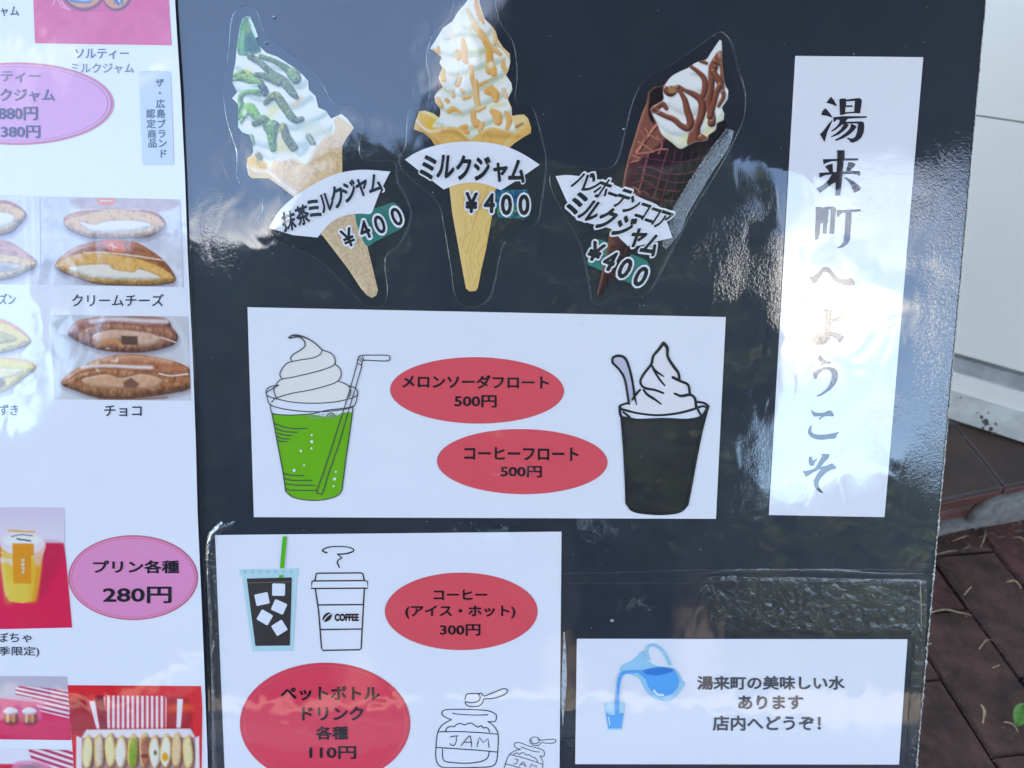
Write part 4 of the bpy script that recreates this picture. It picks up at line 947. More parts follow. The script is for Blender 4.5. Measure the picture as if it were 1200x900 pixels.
p.fill(z7([(60, 900), (90, 868), (180, 862), (260, 885), (280, 960), (60, 960)]), (208, 130, 168), 1.5, .85); p.ell(36, 902, 14, 6, (150, 120, 140), soft=1.5); p.grain(5, 2, 9)
p.put(post, 'printed_photo', [(-30, 878), (33, 877.5), (85.5, 879), (87, 922), (-30, 922)], Z1)
# gift box
p = Pic(76, 800, 242, 925, .9, (214, 38, 50)); p.mixin(np.clip((836 - p.Y) / 50, 0, .0) + .0 * p.X, (0, 0, 0)); p.fill(z7([(358, 560), (430, 520), (470, 560), (520, 700), (400, 730), (365, 700)]), (150, 16, 40), 6, .8)
p.fill(z7([(860, 540), (1000, 540), (1000, 690), (860, 690)]), (160, 20, 40), 3, .9); p.fill(z7([(890, 575), (1000, 560), (1010, 600), (890, 600)]), (226, 90, 40), 4, .8)
stripes(p, z7([(538, 535), (560, 518), (872, 520), (878, 540), (876, 694), (566, 694)]), (121.5, 820), (195.3, 820), 13, (196, 44, 70), (232, 226, 240))
p.fill(z7([(470, 548), (500, 545), (526, 696), (510, 696)]), (224, 216, 232), .6, smooth=False); p.fill(z7([(500, 520), (545, 515), (568, 694), (528, 694)]), (140, 14, 50), .7, smooth=False); p.fill(z7([(935, 535), (965, 537), (952, 692), (930, 692)]), (228, 220, 236), .6, smooth=False)
p.line(z7([(450, 700), (1010, 694)]), 3, (120, 20, 30), 2, .7); p.fill(z7([(455, 698), (1005, 692), (1030, 740), (1050, 730), (1055, 1000), (400, 1000), (402, 730), (430, 740)]), (222, 214, 228), .8, smooth=False); p.grain(14, 7, 91, p.mask(z7([(455, 698), (1005, 692), (1030, 740), (430, 740)]), 1, False)); p.line(z7([(455, 700), (430, 740)]), 1, (160, 140, 160)); p.line(z7([(1005, 694), (1030, 738)]), 1, (160, 140, 160))
p.fill(z7([(430, 740), (1030, 738), (1030, 1000), (430, 1000)]), (120, 60, 60), 1, .55, smooth=False)
for k, (cx, c) in enumerate([(462, (240, 228, 190)), (522, (206, 190, 176)), (583, (240, 226, 178)), (640, (232, 226, 226)), (700, (140, 164, 66)), (762, (172, 104, 88)), (818, (230, 228, 226)), (876, (240, 236, 226)), (932, (226, 196, 160)), (992, (240, 222, 176))]):
    x = cx / 4.5; yc = 882 - (k % 3) * 1.2; ph = k * 1.7
    o_ = [(x + 6.7 * math.cos(t) * (1 - .14 * math.sin(2 * t + ph)), yc + 20.5 * math.sin(t)) for t in np.linspace(0, 6.28, 13)[:-1]]; i_ = [(x + .6 * math.sin(ph) + 5.2 * math.cos(t) * (1 - .18 * math.sin(2 * t + ph)), yc + .8 + 17.5 * math.sin(t)) for t in np.linspace(0, 6.28, 13)[:-1]]
    p.ell(x + 1.6, yc + 1, 6.6, 20, (70, 34, 34), soft=1.4, a=.7); p.dome(o_, 5, (226, 190, 122), (150, 100, 52)); p.grain(26, 2, 60 + k, p.mask(o_)); p.dome(i_, 4, c, tuple(v * .74 for v in c), (250, 246, 236), .4, soft=1.1); p.grain(22, 2.4, 80 + k, p.mask(i_))
p.ell(155.5, 890, 3, 11, (116, 150, 40), soft=2); p.ell(193.5, 887, 3.4, 5, (244, 170, 30)); p.ell(182, 882, 2, 3, (110, 96, 60), soft=1); p.fill([(166, 884), (173, 884), (173, 888), (166, 888)], (120, 56, 46), 1); p.grain(7, 1.8, 10)
p.put(post, 'printed_photo', [(79, 803), (235.5, 804), (237, 830), (236, 922), (88, 922), (83, 850)], Z1)

# ------------------------------------------------------------------ soft-serve stickers
# 1: matcha
t1 = Thing('soft_serve_sticker', 'cut-out sticker of a soft serve with green tea sauce, leftmost and tilted', 'sticker', 436, 350, .0)
FZ, S0, S1, S2, S3, S4 = .0001, .0004, .0008, .0011, .0014, .0017
def za(pts): return zm(260, 10, 7.5, pts)
def zb_(pts): return zm(260, 110, 7.5, pts)
p = Pic(268, 14, 420, 278, .75, (216, 222, 238))
CR = (222, 228, 242)
out1 = [(284, 22), (289, 19.2), (293.5, 20), (296, 26), (299, 33), (302.5, 43), (299.5, 44.5), (303, 53), (312, 62), (325, 66.5), (336, 73.5), (346, 80), (354, 87), (361, 94.5), (362, 105), (370, 113), (373, 126), (382, 130), (388, 139), (400, 133.5), (407, 139), (415, 150), (406, 162), (401, 172), (401, 205), (377, 212), (345, 231), (328, 218), (315, 209), (295, 209), (291, 205), (288.8, 194), (289.5, 186), (294, 183), (297, 178), (296, 168), (292, 158), (284, 155), (279, 149), (279, 135), (279, 122), (272, 115), (278, 108), (272, 96), (273, 88), (276, 72), (278, 50), (281, 32)]
low1 = [(372, 268), (415, 246), (428, 278), (443, 340), (441, 346), (436, 349), (430, 346), (423, 338), (408, 315)]
# cone body
tan = (214, 190, 154)
p.fill([(289, 186), (300, 178), (330, 190), (360, 186), (380, 160), (395, 135), (416, 150), (403, 172), (403, 230), (345, 235), (315, 210), (294, 210)], tan, 1, smooth=False)
mk = p.mask([(312, 206), (330, 188), (345, 185), (362, 190), (385, 160), (401, 152), (408, 160), (402, 230), (345, 235)], 1, False); p.mixin(mk * .5, (198, 164, 128)); p.grain(34, 2.6, 5, mk); p.grain(20, 9, 6, mk)
p.line(zb_([(240, 640), (330, 690), (400, 680), (520, 780), (640, 870)]), 3.6, (228, 222, 222), 1, .9)
p.fill(zb_([(218, 590), (240, 565), (300, 555), (370, 580), (400, 640), (370, 670), (300, 655), (230, 630)]), (222, 176, 78), 1); p.grain(26, 2, 9, p.mask(zb_([(240, 580), (370, 580), (400, 660), (280, 640)])))
p.fill(zb_([(228, 650), (300, 690), (400, 700), (400, 740), (255, 742)]), (220, 194, 140), 1, .8)
# cream
cream = [(281, 50), (296, 50), (312, 62), (336, 73), (356, 88), (362, 107), (372, 120), (384, 130), (390, 140), (392, 152), (386, 156), (370, 160), (366, 170), (360, 186), (352, 190), (346, 178), (336, 178), (322, 186), (316, 198), (312, 190), (298, 176), (293, 160), (280, 152), (270, 115), (272, 90)]
p.fill(cream, CR, .8)
p.line(za([(700, 650), (820, 830), (720, 880), (620, 870)]), 9, (206, 216, 222), 5, .6)
mc = p.mask(cream, .8); VC, VS = (228, 233, 244), (168, 184, 186)
for a, w in (([(302, 168), (325, 178), (350, 172)], 22), ([(284, 142), (312, 160), (350, 160), (382, 146)], [24, 28, 28, 20]), ([(280, 118), (312, 134), (345, 138), (374, 130)], [26, 30, 30, 20]), ([(278, 94), (305, 104), (340, 114), (360, 108)], [24, 30, 30, 20]), ([(280, 72), (300, 80), (325, 86), (350, 94)], [18, 24, 26, 22]), ([(286, 52), (304, 66), (330, 76)], [14, 18, 14])):
    p.lobe(a, w, VC, VS, (240, 243, 250), .6, .5, (150, 164, 160), clip=mc, soft=1.4)
p.fill(zb_([(370, 240), (400, 160), (430, 90), (520, 110), (470, 180), (430, 240), (400, 280)]), (206, 206, 150), 3, .85)
p.fill(zb_([(480, 380), (560, 300), (600, 460), (640, 560), (560, 520), (470, 520)]), (214, 196, 140), 4, .75)
p.line(za([(690, 790), (640, 850)]), 6, (208, 176, 130), 3, .7); p.line([(284, 100), (310, 106), (300, 112)], 3, (196, 210, 230), 2, .6)
p.fill(zb_([(700, 330), (760, 240), (880, 260), (960, 340), (900, 380), (800, 440), (760, 420)]), (190, 196, 178), 4, .7)
G1, G2, G3, G4 = (86, 140, 60), (52, 100, 58), (80, 92, 62), (160, 176, 70)
# green tip and drips
p.fill(za([(180, 100), (230, 75), (262, 110), (255, 170), (300, 260), (345, 370), (300, 400), (230, 410), (190, 415), (138, 390), (145, 240)]), (58, 118, 74), 1)
p.line(za([(200, 120), (190, 220), (160, 330)]), [3, 6, 7], (92, 150, 70), 2, .9); p.line(za([(235, 130), (230, 230)]), 3, (160, 160, 72), 2, .8); p.line(za([(182, 210), (175, 300), (180, 390)]), 3.4, (110, 176, 140), 2, .8)
p.fill(za([(225, 220), (290, 280), (330, 360), (260, 390), (220, 380)]), (34, 76, 84), 3, .8); p.line(za([(150, 120), (145, 250)]), 2.2, (176, 210, 200), 1.2, .7)
p.line(za([(245, 100), (275, 160), (300, 240), (320, 252)]), [3, 3.6, 4, 2], (186, 220, 226), .8)
for pts, w, c in ((za([(250, 420), (330, 470), (430, 560), (540, 640), (620, 740), (660, 780)]), [7, 6, 7, 10, 8, 4], (96, 112, 76)),
                  (za([(340, 420), (460, 460), (570, 530), (640, 590)]), [5, 5, 7, 12], (84, 112, 66)), (za([(620, 570), (650, 620)]), [12, 11], (104, 134, 92)),
                  (za([(95, 610), (180, 590), (260, 620), (330, 650)]), [8, 12, 12, 9], (112, 158, 70)), (za([(300, 580), (400, 600), (500, 650)]), [5, 8, 8], (100, 118, 76)),
                  (za([(330, 740), (250, 730), (190, 745), (160, 800), (180, 860), (160, 900)]), [7, 5, 5, 5, 6, 5], (92, 146, 66)), (za([(350, 680), (380, 740), (370, 700)]), [7, 8, 7], (66, 78, 60)),
                  (za([(385, 830), (430, 780), (480, 770), (540, 850), (610, 950)]), [5, 8, 9, 9, 8], (96, 108, 56)), (zb_([(590, 180), (650, 230), (700, 220)]), [8, 7, 6], (88, 106, 62)),
                  (zb_([(155, 230), (210, 140), (250, 130), (320, 210), (370, 210)]), [8, 10, 12, 8, 6], (112, 164, 56)), (zb_([(290, 260), (380, 230), (400, 300), (450, 290)]), [7, 8, 8, 14], (84, 110, 46)),
                  (zb_([(440, 290), (440, 400), (450, 480)]), [14, 9, 7], (98, 142, 58)), (zb_([(540, 290), (570, 380), (630, 470)]), [8, 9, 9], (94, 100, 62)), (zb_([(150, 210), (140, 160), (170, 90)]), [4, 4, 4], (90, 146, 62)),
                  (zb_([(255, 370), (270, 430)]), 5, (120, 160, 110)), (zb_([(320, 535), (335, 560)]), 6, (90, 104, 80)), (zb_([(760, 370), (800, 430)]), 6, (120, 136, 108))):
    w = [v * 1.12 for v in w] if isinstance(w, list) else w * 1.12
    p.lobe(pts, w, tuple(min(255, v * 1.12) for v in c), tuple(v * .5 for v in c), (206, 220, 176), .55, .6, (120, 136, 122))
p.line(zb_([(210, 130), (170, 230)]), 3, (150, 200, 120), 1.5, .8); p.ell(287, 132, 2.4, 3.5, (196, 222, 190), soft=1.5); p.line(za([(120, 645), (200, 668), (310, 672)]), 1.8, (200, 226, 220), 1); p.ell(289, 85, 5, 3.4, (186, 196, 80), soft=2.5)
p.line(zb_([(490, 320), (530, 280)]), 3.5, (196, 190, 50), 1.5, .9); p.line(za([(440, 770), (490, 760)]), 4, (188, 186, 50), 2, .8)
dark = (p.noise(1.8, 15) > .52) * (p.C.sum(2) < 470) * (p.C[..., 2] < 110) * (p.Y > 60); p.mixin(dark * .5 * (p.noise(14, 31) > .45), (48, 56, 46)); p.mixin((p.noise(1.5, 17) > .68) * (p.C.sum(2) < 440) * (p.Y > 60) * .35, (190, 196, 176))
p.line(zb_([(150, 250), (150, 310), (200, 340), (240, 335)]), 3.4, (190, 222, 212), 1.4, .9)
p.line(zb_([(960, 220), (985, 290), (975, 350)]), 2, (236, 240, 246), 1, .8); p.line(zb_([(800, 470), (760, 560), (730, 600)]), 5, (224, 226, 240), 1.5, .9)
p.grain(7, 1.5, 18)
p.put(t1, 'printed_photo', out1, S1)
p = Pic(370, 240, 448, 352, .75, (206, 186, 156)); p.mixin(np.clip(((p.X - 380) * .84 - (p.Y - 290) * .42 + 14) / 30, 0, 1) * .4, (168, 144, 130)); p.grain(26, 2.2, 31); p.line([(374, 270), (392, 297), (424, 339)], 4, (226, 206, 164), 2, .8)
p.put(t1, 'printed_photo', low1, S1)
film1 = [(262, 100), (268, 60), (272, 22), (284, 8), (300, 12), (312, 40), (345, 66), (376, 96), (392, 122), (412, 124), (426, 142), (421, 170), (428, 188), (462, 190), (466, 212), (482, 248), (470, 284), (452, 302), (454, 340), (448, 358), (428, 357), (404, 334), (370, 302), (318, 280), (300, 262), (308, 240), (280, 212), (278, 178), (266, 140)]
t1.fill('clear_film', curve(film1, True, 4), FZ, M_FILM)
film_strip(t1, 'film_edge', film1, [.2, 1.6, .3, 2.2, .2, 2.6, 3.0, .3, 1.8, .2, 2.4, .3], FZ + .00012, M_RIM, .0003, 11, 4, 8, True)
lbl1 = curve([(315.4, 267), (326.5, 248), (345.5, 230), (366.6, 216.4), (387.8, 206), (409, 200.4), (430, 199), (457.4, 201)], False, 4) + [(444.8, 226), (436, 249)] + curve([(433, 251), (419.4, 250.4), (402.5, 253.2), (387.8, 260.8), (372, 278.3)], False, 4) + [(343.4, 275.5)]
M_STK = film_mat('white_sticker_paper', (.87, .79, .78), noise=.02); M_TEAL = film_mat('teal_print', (.02, .20, .15), noise=.5)
t1.fill('name_label', lbl1, S2, M_STK)
c8 = [('抹', 338.5, 259, 15, 22, -14), ('茶', 354.5, 252, 15, 22, -20), ('ミ', 368, 244.5, 19, 25, -24), ('ル', 382.5, 237, 16, 24, -24), ('ク', 395.5, 230.5, 18, 26, -24), ('ジ', 409.5, 224, 17, 25, -20), ('ャ', 424, 219.5, 17, 26, -16), ('ム', 440, 215, 17, 24, -12)]
t1.chars(c8, S3, M_STK, .085, name='text_border', grow=1.08); t1.chars(c8, S4, ink((36, 46, 66)), .035, shear=.1, grow=1.08)
tl1 = t1.fill('price_patch', curve([(416, 251), (434, 246), (453, 239.7), (463, 238), (474, 252), (472, 266), (460, 273), (451, 277.6), (440, 283), (428, 287)], True, 3), S1 + .0001, M_TEAL)
pr1 = [('¥', 408, 278.5, 24, 29, -22), ('4', 427, 269.5, 25, 30, -22), ('0', 445, 263, 25, 30, -20), ('0', 464.8, 253.8, 25, 30, -22)]
t1.chars(pr1, S3, M_STK, .11, name='price_border'); t1.chars(pr1, S4, M_BLACK, .02, name='price_lettering')

# 2: milk jam
t2 = Thing('soft_serve_sticker', 'soft serve sticker with caramel sauce and wavy wafer cone, middle of three', 'sticker', 553, 345, .0)
def zc(pts): return zm(480, 0, 8, pts)
def zd(pts): return zm(480, 80, 8, pts)
out2a = [(550, -16), (561, -16), (562, 4), (565, 13), (568, 22), (576, 30), (581, 37), (583.5, 46), (590, 56), (597.5, 63), (598, 73), (596, 82), (593, 88), (599, 97), (600.5, 105), (597, 112), (595, 116), (599.5, 126), (600, 136), (606, 134.5), (614, 134), (619, 139), (622.5, 150), (622, 156), (613, 161), (604, 167), (597, 173), (511, 172), (505, 163), (497, 156), (485, 151.5), (486.5, 144), (491, 130.5), (498, 129.5), (508, 133), (515, 138), (516, 130), (515, 126), (510, 120), (509, 113), (513, 107), (519, 102), (516, 98), (514, 91), (516, 84), (518.5, 80), (515, 74), (517, 67), (510, 61), (504, 57), (511, 46), (519, 33), (530, 25), (536, 15), (543, 7), (548, 0)]
p = Pic(482, -18, 626, 176, .75, (216, 178, 116))
m_ = p.mask([(490, 150), (505, 152), (520, 150), (535, 151), (549, 163), (556, 162), (566, 152), (590, 152), (606, 154), (622, 140), (624, 158), (598, 176), (511, 176)], 1.5); p.mixin(m_ * .6, (206, 162, 92)); p.grain(14, 5, 3)
p.fill(zd([(80, 450), (100, 410), (160, 400), (270, 470), (230, 540), (250, 575), (200, 580), (130, 520)]), (222, 178, 64), 1.2); p.fill(zd([(100, 405), (180, 400), (275, 460), (240, 480), (160, 430)]), (220, 206, 150), 1.2, .9)
p.line(zd([(60, 480), (110, 540), (180, 590), (280, 580)]), 2.6, (230, 226, 222), 1.2, .9); p.line(zd([(230, 700), (190, 620), (60, 560)]), 2, (226, 198, 140), 1.5, .8)
p.fill(zd([(950, 470), (1060, 440), (1110, 470), (1080, 520), (1000, 550), (960, 530)]), (214, 196, 146), 1.4, .9); p.line(zd([(1120, 500), (1010, 590), (900, 720)]), 4, (226, 200, 150), 2, .7); p.line(zd([(980, 560), (1060, 520)]), 2.4, (120, 70, 50), 1.2, .8)
p.line([(513, 168), (505, 160), (493, 152)], 3, (170, 118, 56), 2, .6); p.line([(520, 154), (534, 155), (548, 166)], 3.5, (176, 126, 62), 2.4, .65); p.line([(566, 158), (590, 160), (606, 160)], 4, (180, 130, 66), 3, .6); p.line([(512, 151), (534, 151), (549, 162)], 1.6, (240, 210, 152), 1, .9); p.line([(562, 155), (578, 151), (604, 155)], 1.6, (240, 210, 152), 1, .9)
p.line(zd([(620, 680), (700, 600)]), 1.4, (228, 196, 120), 1, .8); p.line(zd([(300, 640), (420, 600), (520, 640)]), 5, (196, 148, 80), 4, .5); p.line(zd([(700, 640), (800, 600), (940, 620)]), 5, (196, 148, 80), 4, .5)
cream2 = [(550, -18), (561, -18), (563, 8), (568, 22), (581, 37), (584, 46), (598, 63), (598, 76), (593, 88), (600, 98), (600, 108), (595, 116), (600, 130), (601, 142), (604, 155), (590, 152), (576, 149), (562, 155), (552, 163), (548, 160), (538, 150), (524, 148), (508, 149), (510, 143), (517, 134), (510, 120), (509, 112), (520, 102), (514, 91), (519, 80), (515, 73), (518, 67), (504, 57), (519, 33), (536, 15)]
p.fill(cream2, (224, 231, 244), .8); mc = p.mask(cream2, .8)
# rolls of cream, each lapping over the one below
for a, w in (([(506, 146), (530, 152), (556, 152), (580, 146), (606, 148)], [14, 20, 24, 24, 16]), ([(512, 138), (540, 144), (572, 134), (602, 122)], [14, 22, 24, 20]), ([(516, 118), (540, 124), (570, 110), (600, 98)], [18, 24, 24, 20]), ([(520, 96), (542, 102), (570, 88), (596, 72)], [16, 24, 26, 22]),
             ([(512, 78), (536, 78), (562, 68), (590, 62)], [12, 22, 26, 22]), ([(508, 54), (530, 54), (556, 50), (580, 46)], [10, 26, 34, 20]), ([(524, 40), (545, 30), (566, 34)], [14, 26, 22]), ([(556, -18), (554, 4), (551, 24)], [10, 14, 22])):
    p.lobe(a, w, (230, 236, 247), (176, 188, 180), (244, 247, 252), .7, .55, (178, 172, 130), clip=mc, soft=1.5)
p.line([(548, 62), (570, 60)], 2.4, (190, 176, 112), 1.6, .8, clip=mc); p.line([(563, 100), (582, 90)], 2.6, (178, 150, 92), 1.6, .7, clip=mc); p.line([(576, 126), (592, 122)], 3, (198, 186, 120), 2, .7, clip=mc)
CA, CB = (218, 172, 108), (228, 200, 164)
for pts, w, c, a in ((zc([(540, 90), (570, 140), (600, 210)]), [4, 4, 5], CB, .85), (zc([(620, 0), (630, 60), (660, 150), (690, 210)]), [3, 5, 5, 3], (212, 158, 92), .95), (zc([(600, 230), (680, 330), (740, 440), (750, 560), (760, 650)]), [5, 7, 7, 8, 11], (222, 182, 124), .9), (zc([(700, 390), (745, 470), (750, 560)]), [4, 5, 6], (210, 160, 84), .8),
                     (zc([(780, 650), (790, 690)]), [8, 6], CA, .9), (zc([(500, 370), (510, 450), (520, 560), (545, 585)]), [4, 7, 6, 3], CA, .95), (zc([(445, 480), (460, 540)]), [5, 6], (216, 176, 110), .85), (zc([(400, 330), (380, 270)]), [3, 2], CB, .6), (zc([(300, 300), (400, 360), (460, 440)]), [1.5, 2, 2], (222, 208, 206), .6),
                     (zc([(215, 470), (265, 490), (270, 440)]), [4, 5, 3], (222, 172, 84), .95), (zc([(310, 660), (315, 740)]), [5, 6], (226, 182, 84), .95), (zc([(575, 630), (580, 700), (600, 800), (620, 870)]), [5, 5, 4, 5], CA, .9), (zc([(470, 730), (450, 790)]), [5, 6], (216, 178, 126), .9), (zc([(640, 800), (720, 760)]), [4, 3], (206, 170, 116), .8),
                     (zc([(780, 270), (800, 330), (800, 400)]), [3, 4, 5], CB, .9), (zc([(800, 470), (850, 505)]), [5, 4], (222, 176, 130), .9), (zc([(830, 400), (900, 480), (930, 520)]), [3, 3, 3], CB, .9), (zc([(890, 560), (880, 620), (910, 680)]), [4, 5, 3], (218, 172, 114), .9), (zc([(730, 850), (800, 880), (810, 920)]), [8, 8, 6], CA, .9),
                     (zd([(760, 190), (800, 240), (810, 300)]), [8, 9, 5], CA, .9), (zd([(400, 210), (410, 260)]), [3, 4], CB, .8), (zd([(260, 290), (290, 350)]), [6, 6], (226, 188, 140), .9), (zd([(345, 295), (360, 310)]), 4, (222, 170, 110), .9), (zd([(480, 200), (500, 220)]), 4, CB, .8), (zd([(510, 280), (560, 265)]), 4, (222, 186, 130), .8),
                     (zd([(370, 400), (400, 380), (440, 390), (480, 415)]), [5, 6, 4, 2], CA, .9), (zd([(620, 120), (620, 240), (645, 370)]), [5, 7, 5], (224, 188, 142), .9), (zd([(640, 390), (700, 360)]), [5, 4], CB, .9), (zd([(595, 410), (600, 480), (630, 520)]), [6, 6, 9], (220, 172, 116), .9), (zd([(680, 520), (660, 580)]), 5, (222, 184, 140), .8),
                     (zd([(520, 550), (480, 570), (540, 600)]), [6, 6, 5], (216, 160, 86), .95), (zd([(770, 400), (820, 440), (830, 500)]), [5, 10, 8], CA, .9), (zd([(900, 410), (935, 480), (905, 585)]), [3, 7, 3], (220, 172, 108), .95), (zd([(240, 550), (290, 560)]), 3, CB, .8), (zd([(880, 200), (910, 270)]), [4, 3], (222, 196, 176), .9)):
    w = [v * 1.15 for v in w] if isinstance(w, list) else w * 1.15
    if a > .65: p.lobe(pts, w, tuple(min(255, v * 1.04) for v in c), (190, 132, 66), (250, 228, 196), .6, .4, (196, 176, 146), clip=mc)
    else: p.line(pts, w, c, .9, a, clip=mc)
p.ell(575, 76, 3.2, 4, (238, 226, 214), 20, 1.5, clip=mc); p.ell(594, 72, 2, 5, (232, 230, 236), 0, 1.5, clip=mc); p.ell(596, 103, 2.5, 6, (230, 234, 240), 0, 1.5, clip=mc); p.grain(4, 1.6, 5)
p.put(t2, 'printed_photo', out2a, S1)
p = Pic(522, 208, 586, 346, .75, (218, 186, 122)); p.mixin(np.clip((p.X - 555) / 26 - (p.Y - 215) / 400, 0, 1) * .5, (196, 158, 92)); p.mixin(np.clip((535 - p.X + (p.Y - 215) * .13) / 10, 0, 1) * .5, (232, 208, 160))
def zf(pts): return zm(460, 150, 4.286, pts)
for pts in ([(300, 300), (330, 320), (360, 400), (390, 460), (385, 560), (360, 650), (380, 760)], [(340, 290), (400, 330), (420, 420), (380, 520), (330, 560), (370, 640), (420, 720)], [(470, 300), (440, 380), (400, 470), (430, 540), (400, 620), (430, 700), (400, 790)], [(500, 420), (460, 500), (470, 560), (420, 640), (440, 720)], [(300, 400), (350, 450), (360, 520), (340, 600)], [(390, 460), (400, 560), (380, 650), (400, 760)]):
    p.line([(x + .9, y + .6) for x, y in zf(pts)], 2.2, (184, 142, 76), 1.2, .75); p.line(zf(pts), 1.4, (240, 216, 164), .9, .75)
p.grain(10, 3, 6)
p.put(t2, 'printed_photo', [(525.5, 210), (582, 208), (581, 230), (576, 256), (570, 290), (564, 316), (560, 337), (557.5, 341), (550, 341.5), (546, 338), (543, 322), (536, 283), (530, 250)], S1)
film2 = [(538, -30), (575, -30), (584, 22), (602, 52), (606, 90), (604, 118), (622, 124), (632, 150), (640, 190), (634, 240), (628, 262), (602, 274), (588, 292), (580, 330), (572, 352), (553, 360), (535, 350), (528, 310), (520, 262), (512, 236), (470, 196), (476, 168), (480, 128), (500, 120), (504, 96), (500, 66), (510, 36), (530, 10)]
t2.fill('clear_film', curve(film2, True, 4), FZ, M_FILM); film_strip(t2, 'film_edge', film2, [.2, 1.0, .3, 2.2, .2, 3.0, .4, 2.6, .2, 1.2, .2], FZ + .00012, M_RIM, .0003, 12, 4, 8, True)
lbl2 = curve([(474.5, 187), (488, 178.5), (507, 171.5), (528, 167.2), (549, 165.8), (570, 167), (591, 171), (612, 180), (632.5, 193)], False, 4) + [(610, 208.5), (587, 223)] + curve([(587, 223), (570, 216.2), (553, 213.7), (536, 216), (520, 222)], False, 4) + [(496, 204)]
t2.fill('name_label', lbl2, S2, M_STK)
c8 = [('ミ', 501.5, 196, 21, 28, 12), ('ル', 522.5, 195.5, 19, 29, 6), ('ク', 543.5, 196.5, 19, 28, 0), ('ジ', 565, 197.5, 19, 28, 0), ('ャ', 586, 202, 19, 26, 6), ('ム', 606.5, 200.5, 19, 27, 8)]
t2.chars(c8, S3, M_STK, .095, name='text_border', grow=1.12); t2.chars(c8, S4, M_BLACK, .042, grow=1.12)
p = Pic(576, 218, 626, 260, .75, (30, 110, 130)); n_ = p.noise(5, 3); p.mixin((n_ > .55) * .8, (20, 70, 120)); p.mixin((p.noise(4, 5) > .5) * (p.Y > 240) * .8, (70, 150, 90)); p.mixin((p.noise(2.5, 8) > .6) * .6, (24, 60, 100)); p.grain(26, 1.8, 9)
p.put(t2, 'price_patch', [(580, 223), (618, 222), (621, 232), (621, 252), (617, 256), (583, 255.5)], S1 + .0001)
pr2 = [('¥', 552.5, 237.5, 24, 31, 2), ('4', 573.5, 238, 25, 31, 1), ('0', 593.5, 240, 26, 32, 0), ('0', 614, 240, 26, 32, 0)]
t2.chars(pr2, S3, M_STK, .11, name='price_border'); t2.chars(pr2, S4, M_BLACK, .035, name='price_lettering')

# 3: cocoa
t3 = Thing('soft_serve_sticker', 'soft serve sticker with chocolate sauce in a dark waffle cone, rightmost of three', 'sticker', 700, 346, .0)
def ze(pts): return zm(740, 30, 9.185, pts)
def zg_(pts): return zm(720, 100, 8, pts)
out3 = [(843.5, 46.5), (846, 48.5), (846.5, 62), (846.5, 74), (848, 88), (850, 99), (853.5, 106), (853, 116), (849, 122), (846, 126), (849, 133), (848, 139), (852, 145), (852.5, 153), (846, 165), (836, 178), (824, 193), (810, 213), (795, 234), (783, 249), (772, 262), (728, 240), (729, 222), (732, 202), (738, 178), (743, 163), (748, 146), (753, 131), (758, 120), (759.5, 109), (766, 102), (771, 101.5), (777, 100), (778, 97.5), (783, 91), (790, 87), (798, 83), (806, 79.5), (814, 74), (821, 71), (828, 69), (833, 61), (838, 54)]
p = Pic(724, 42, 858, 266, .75, (92, 54, 52))
p.mixin(np.clip(((p.X - 745) + (p.Y - 130) * .28) / 30, 0, 1) * .9, (44, 20, 36)); p.mixin(np.clip(((p.X - 785) + (p.Y - 150) * .35) / 30, 0, 1) * .85, (22, 12, 22)); p.grain(12, 7, 3)
p.mixin(p.mask([(758, 118), (762, 112), (776, 150), (782, 160), (760, 180), (744, 190), (738, 178), (748, 146)], 2) * .9, (128, 80, 68)); p.line([(757, 120), (748, 146), (738, 178), (731, 206), (729, 225)], [4, 4, 4, 4, 4], (172, 124, 104), 2, .85)
p.fill([(762, 107), (768, 103), (778, 100), (780, 118), (764, 126), (768, 146), (760, 135)], (36, 20, 28), 1); p.line([(759, 119), (760, 109), (767, 102), (777, 100)], 2, (150, 100, 84), 1, .9)
for a, w, c in (([(746, 178), (752, 170), (766, 150), (770, 146)], 2.6, (158, 98, 82)), ([(772, 180), (776, 168), (770, 160)], 1.6, (140, 84, 76)), ([(750, 175), (756, 160), (748, 150)], 1.4, (134, 80, 72)), ([(746, 180), (760, 179), (772, 175), (782, 175)], 1.6, (146, 92, 84)), ([(783, 176), (778, 190), (772, 212), (766, 232)], 1.3, (96, 52, 62)), ([(760, 180), (756, 195), (752, 212), (746, 232)], 1.8, (112, 62, 66)), ([(800, 178), (794, 204), (786, 240)], 1.1, (62, 36, 52)), ([(748, 196), (762, 196), (780, 203), (800, 204), (815, 200)], 1.3, (84, 46, 58)), ([(740, 215), (756, 212), (772, 222), (796, 224)], 1.3, (84, 46, 58)), ([(740, 190), (748, 188)], 1.4, (150, 100, 88)), ([(734, 222), (744, 220), (752, 228)], 1.5, (130, 80, 74)), ([(746, 232), (752, 224), (760, 228)], 1.4, (100, 56, 62)), ([(742, 204), (760, 205), (790, 214), (812, 212)], 1.3, (78, 44, 56)), ([(744, 226), (770, 233), (792, 236)], 1.2, (74, 42, 54)), ([(792, 176), (787, 196), (779, 222), (773, 244)], 1.2, (74, 42, 56)), ([(812, 176), (806, 198), (798, 222)], 1.0, (56, 32, 46)), ([(822, 168), (818, 186), (812, 206)], 1.0, (52, 30, 42)), ([(752, 184), (775, 188), (800, 190), (826, 184)], 1.1, (74, 42, 54)), ([(748, 166), (758, 172), (766, 178)], 1.4, (150, 98, 84)), ([(742, 182), (750, 186)], 1.4, (146, 96, 84)), ([(756, 150), (762, 158), (772, 164)], 1.4, (150, 98, 84))): p.line([(x + 1.2, y + .8) for x, y in a], w, (22, 8, 16), 1.0, .75); p.line(a, w * 1.15, tuple(min(255, v * 1.3) for v in c), .8, .95)
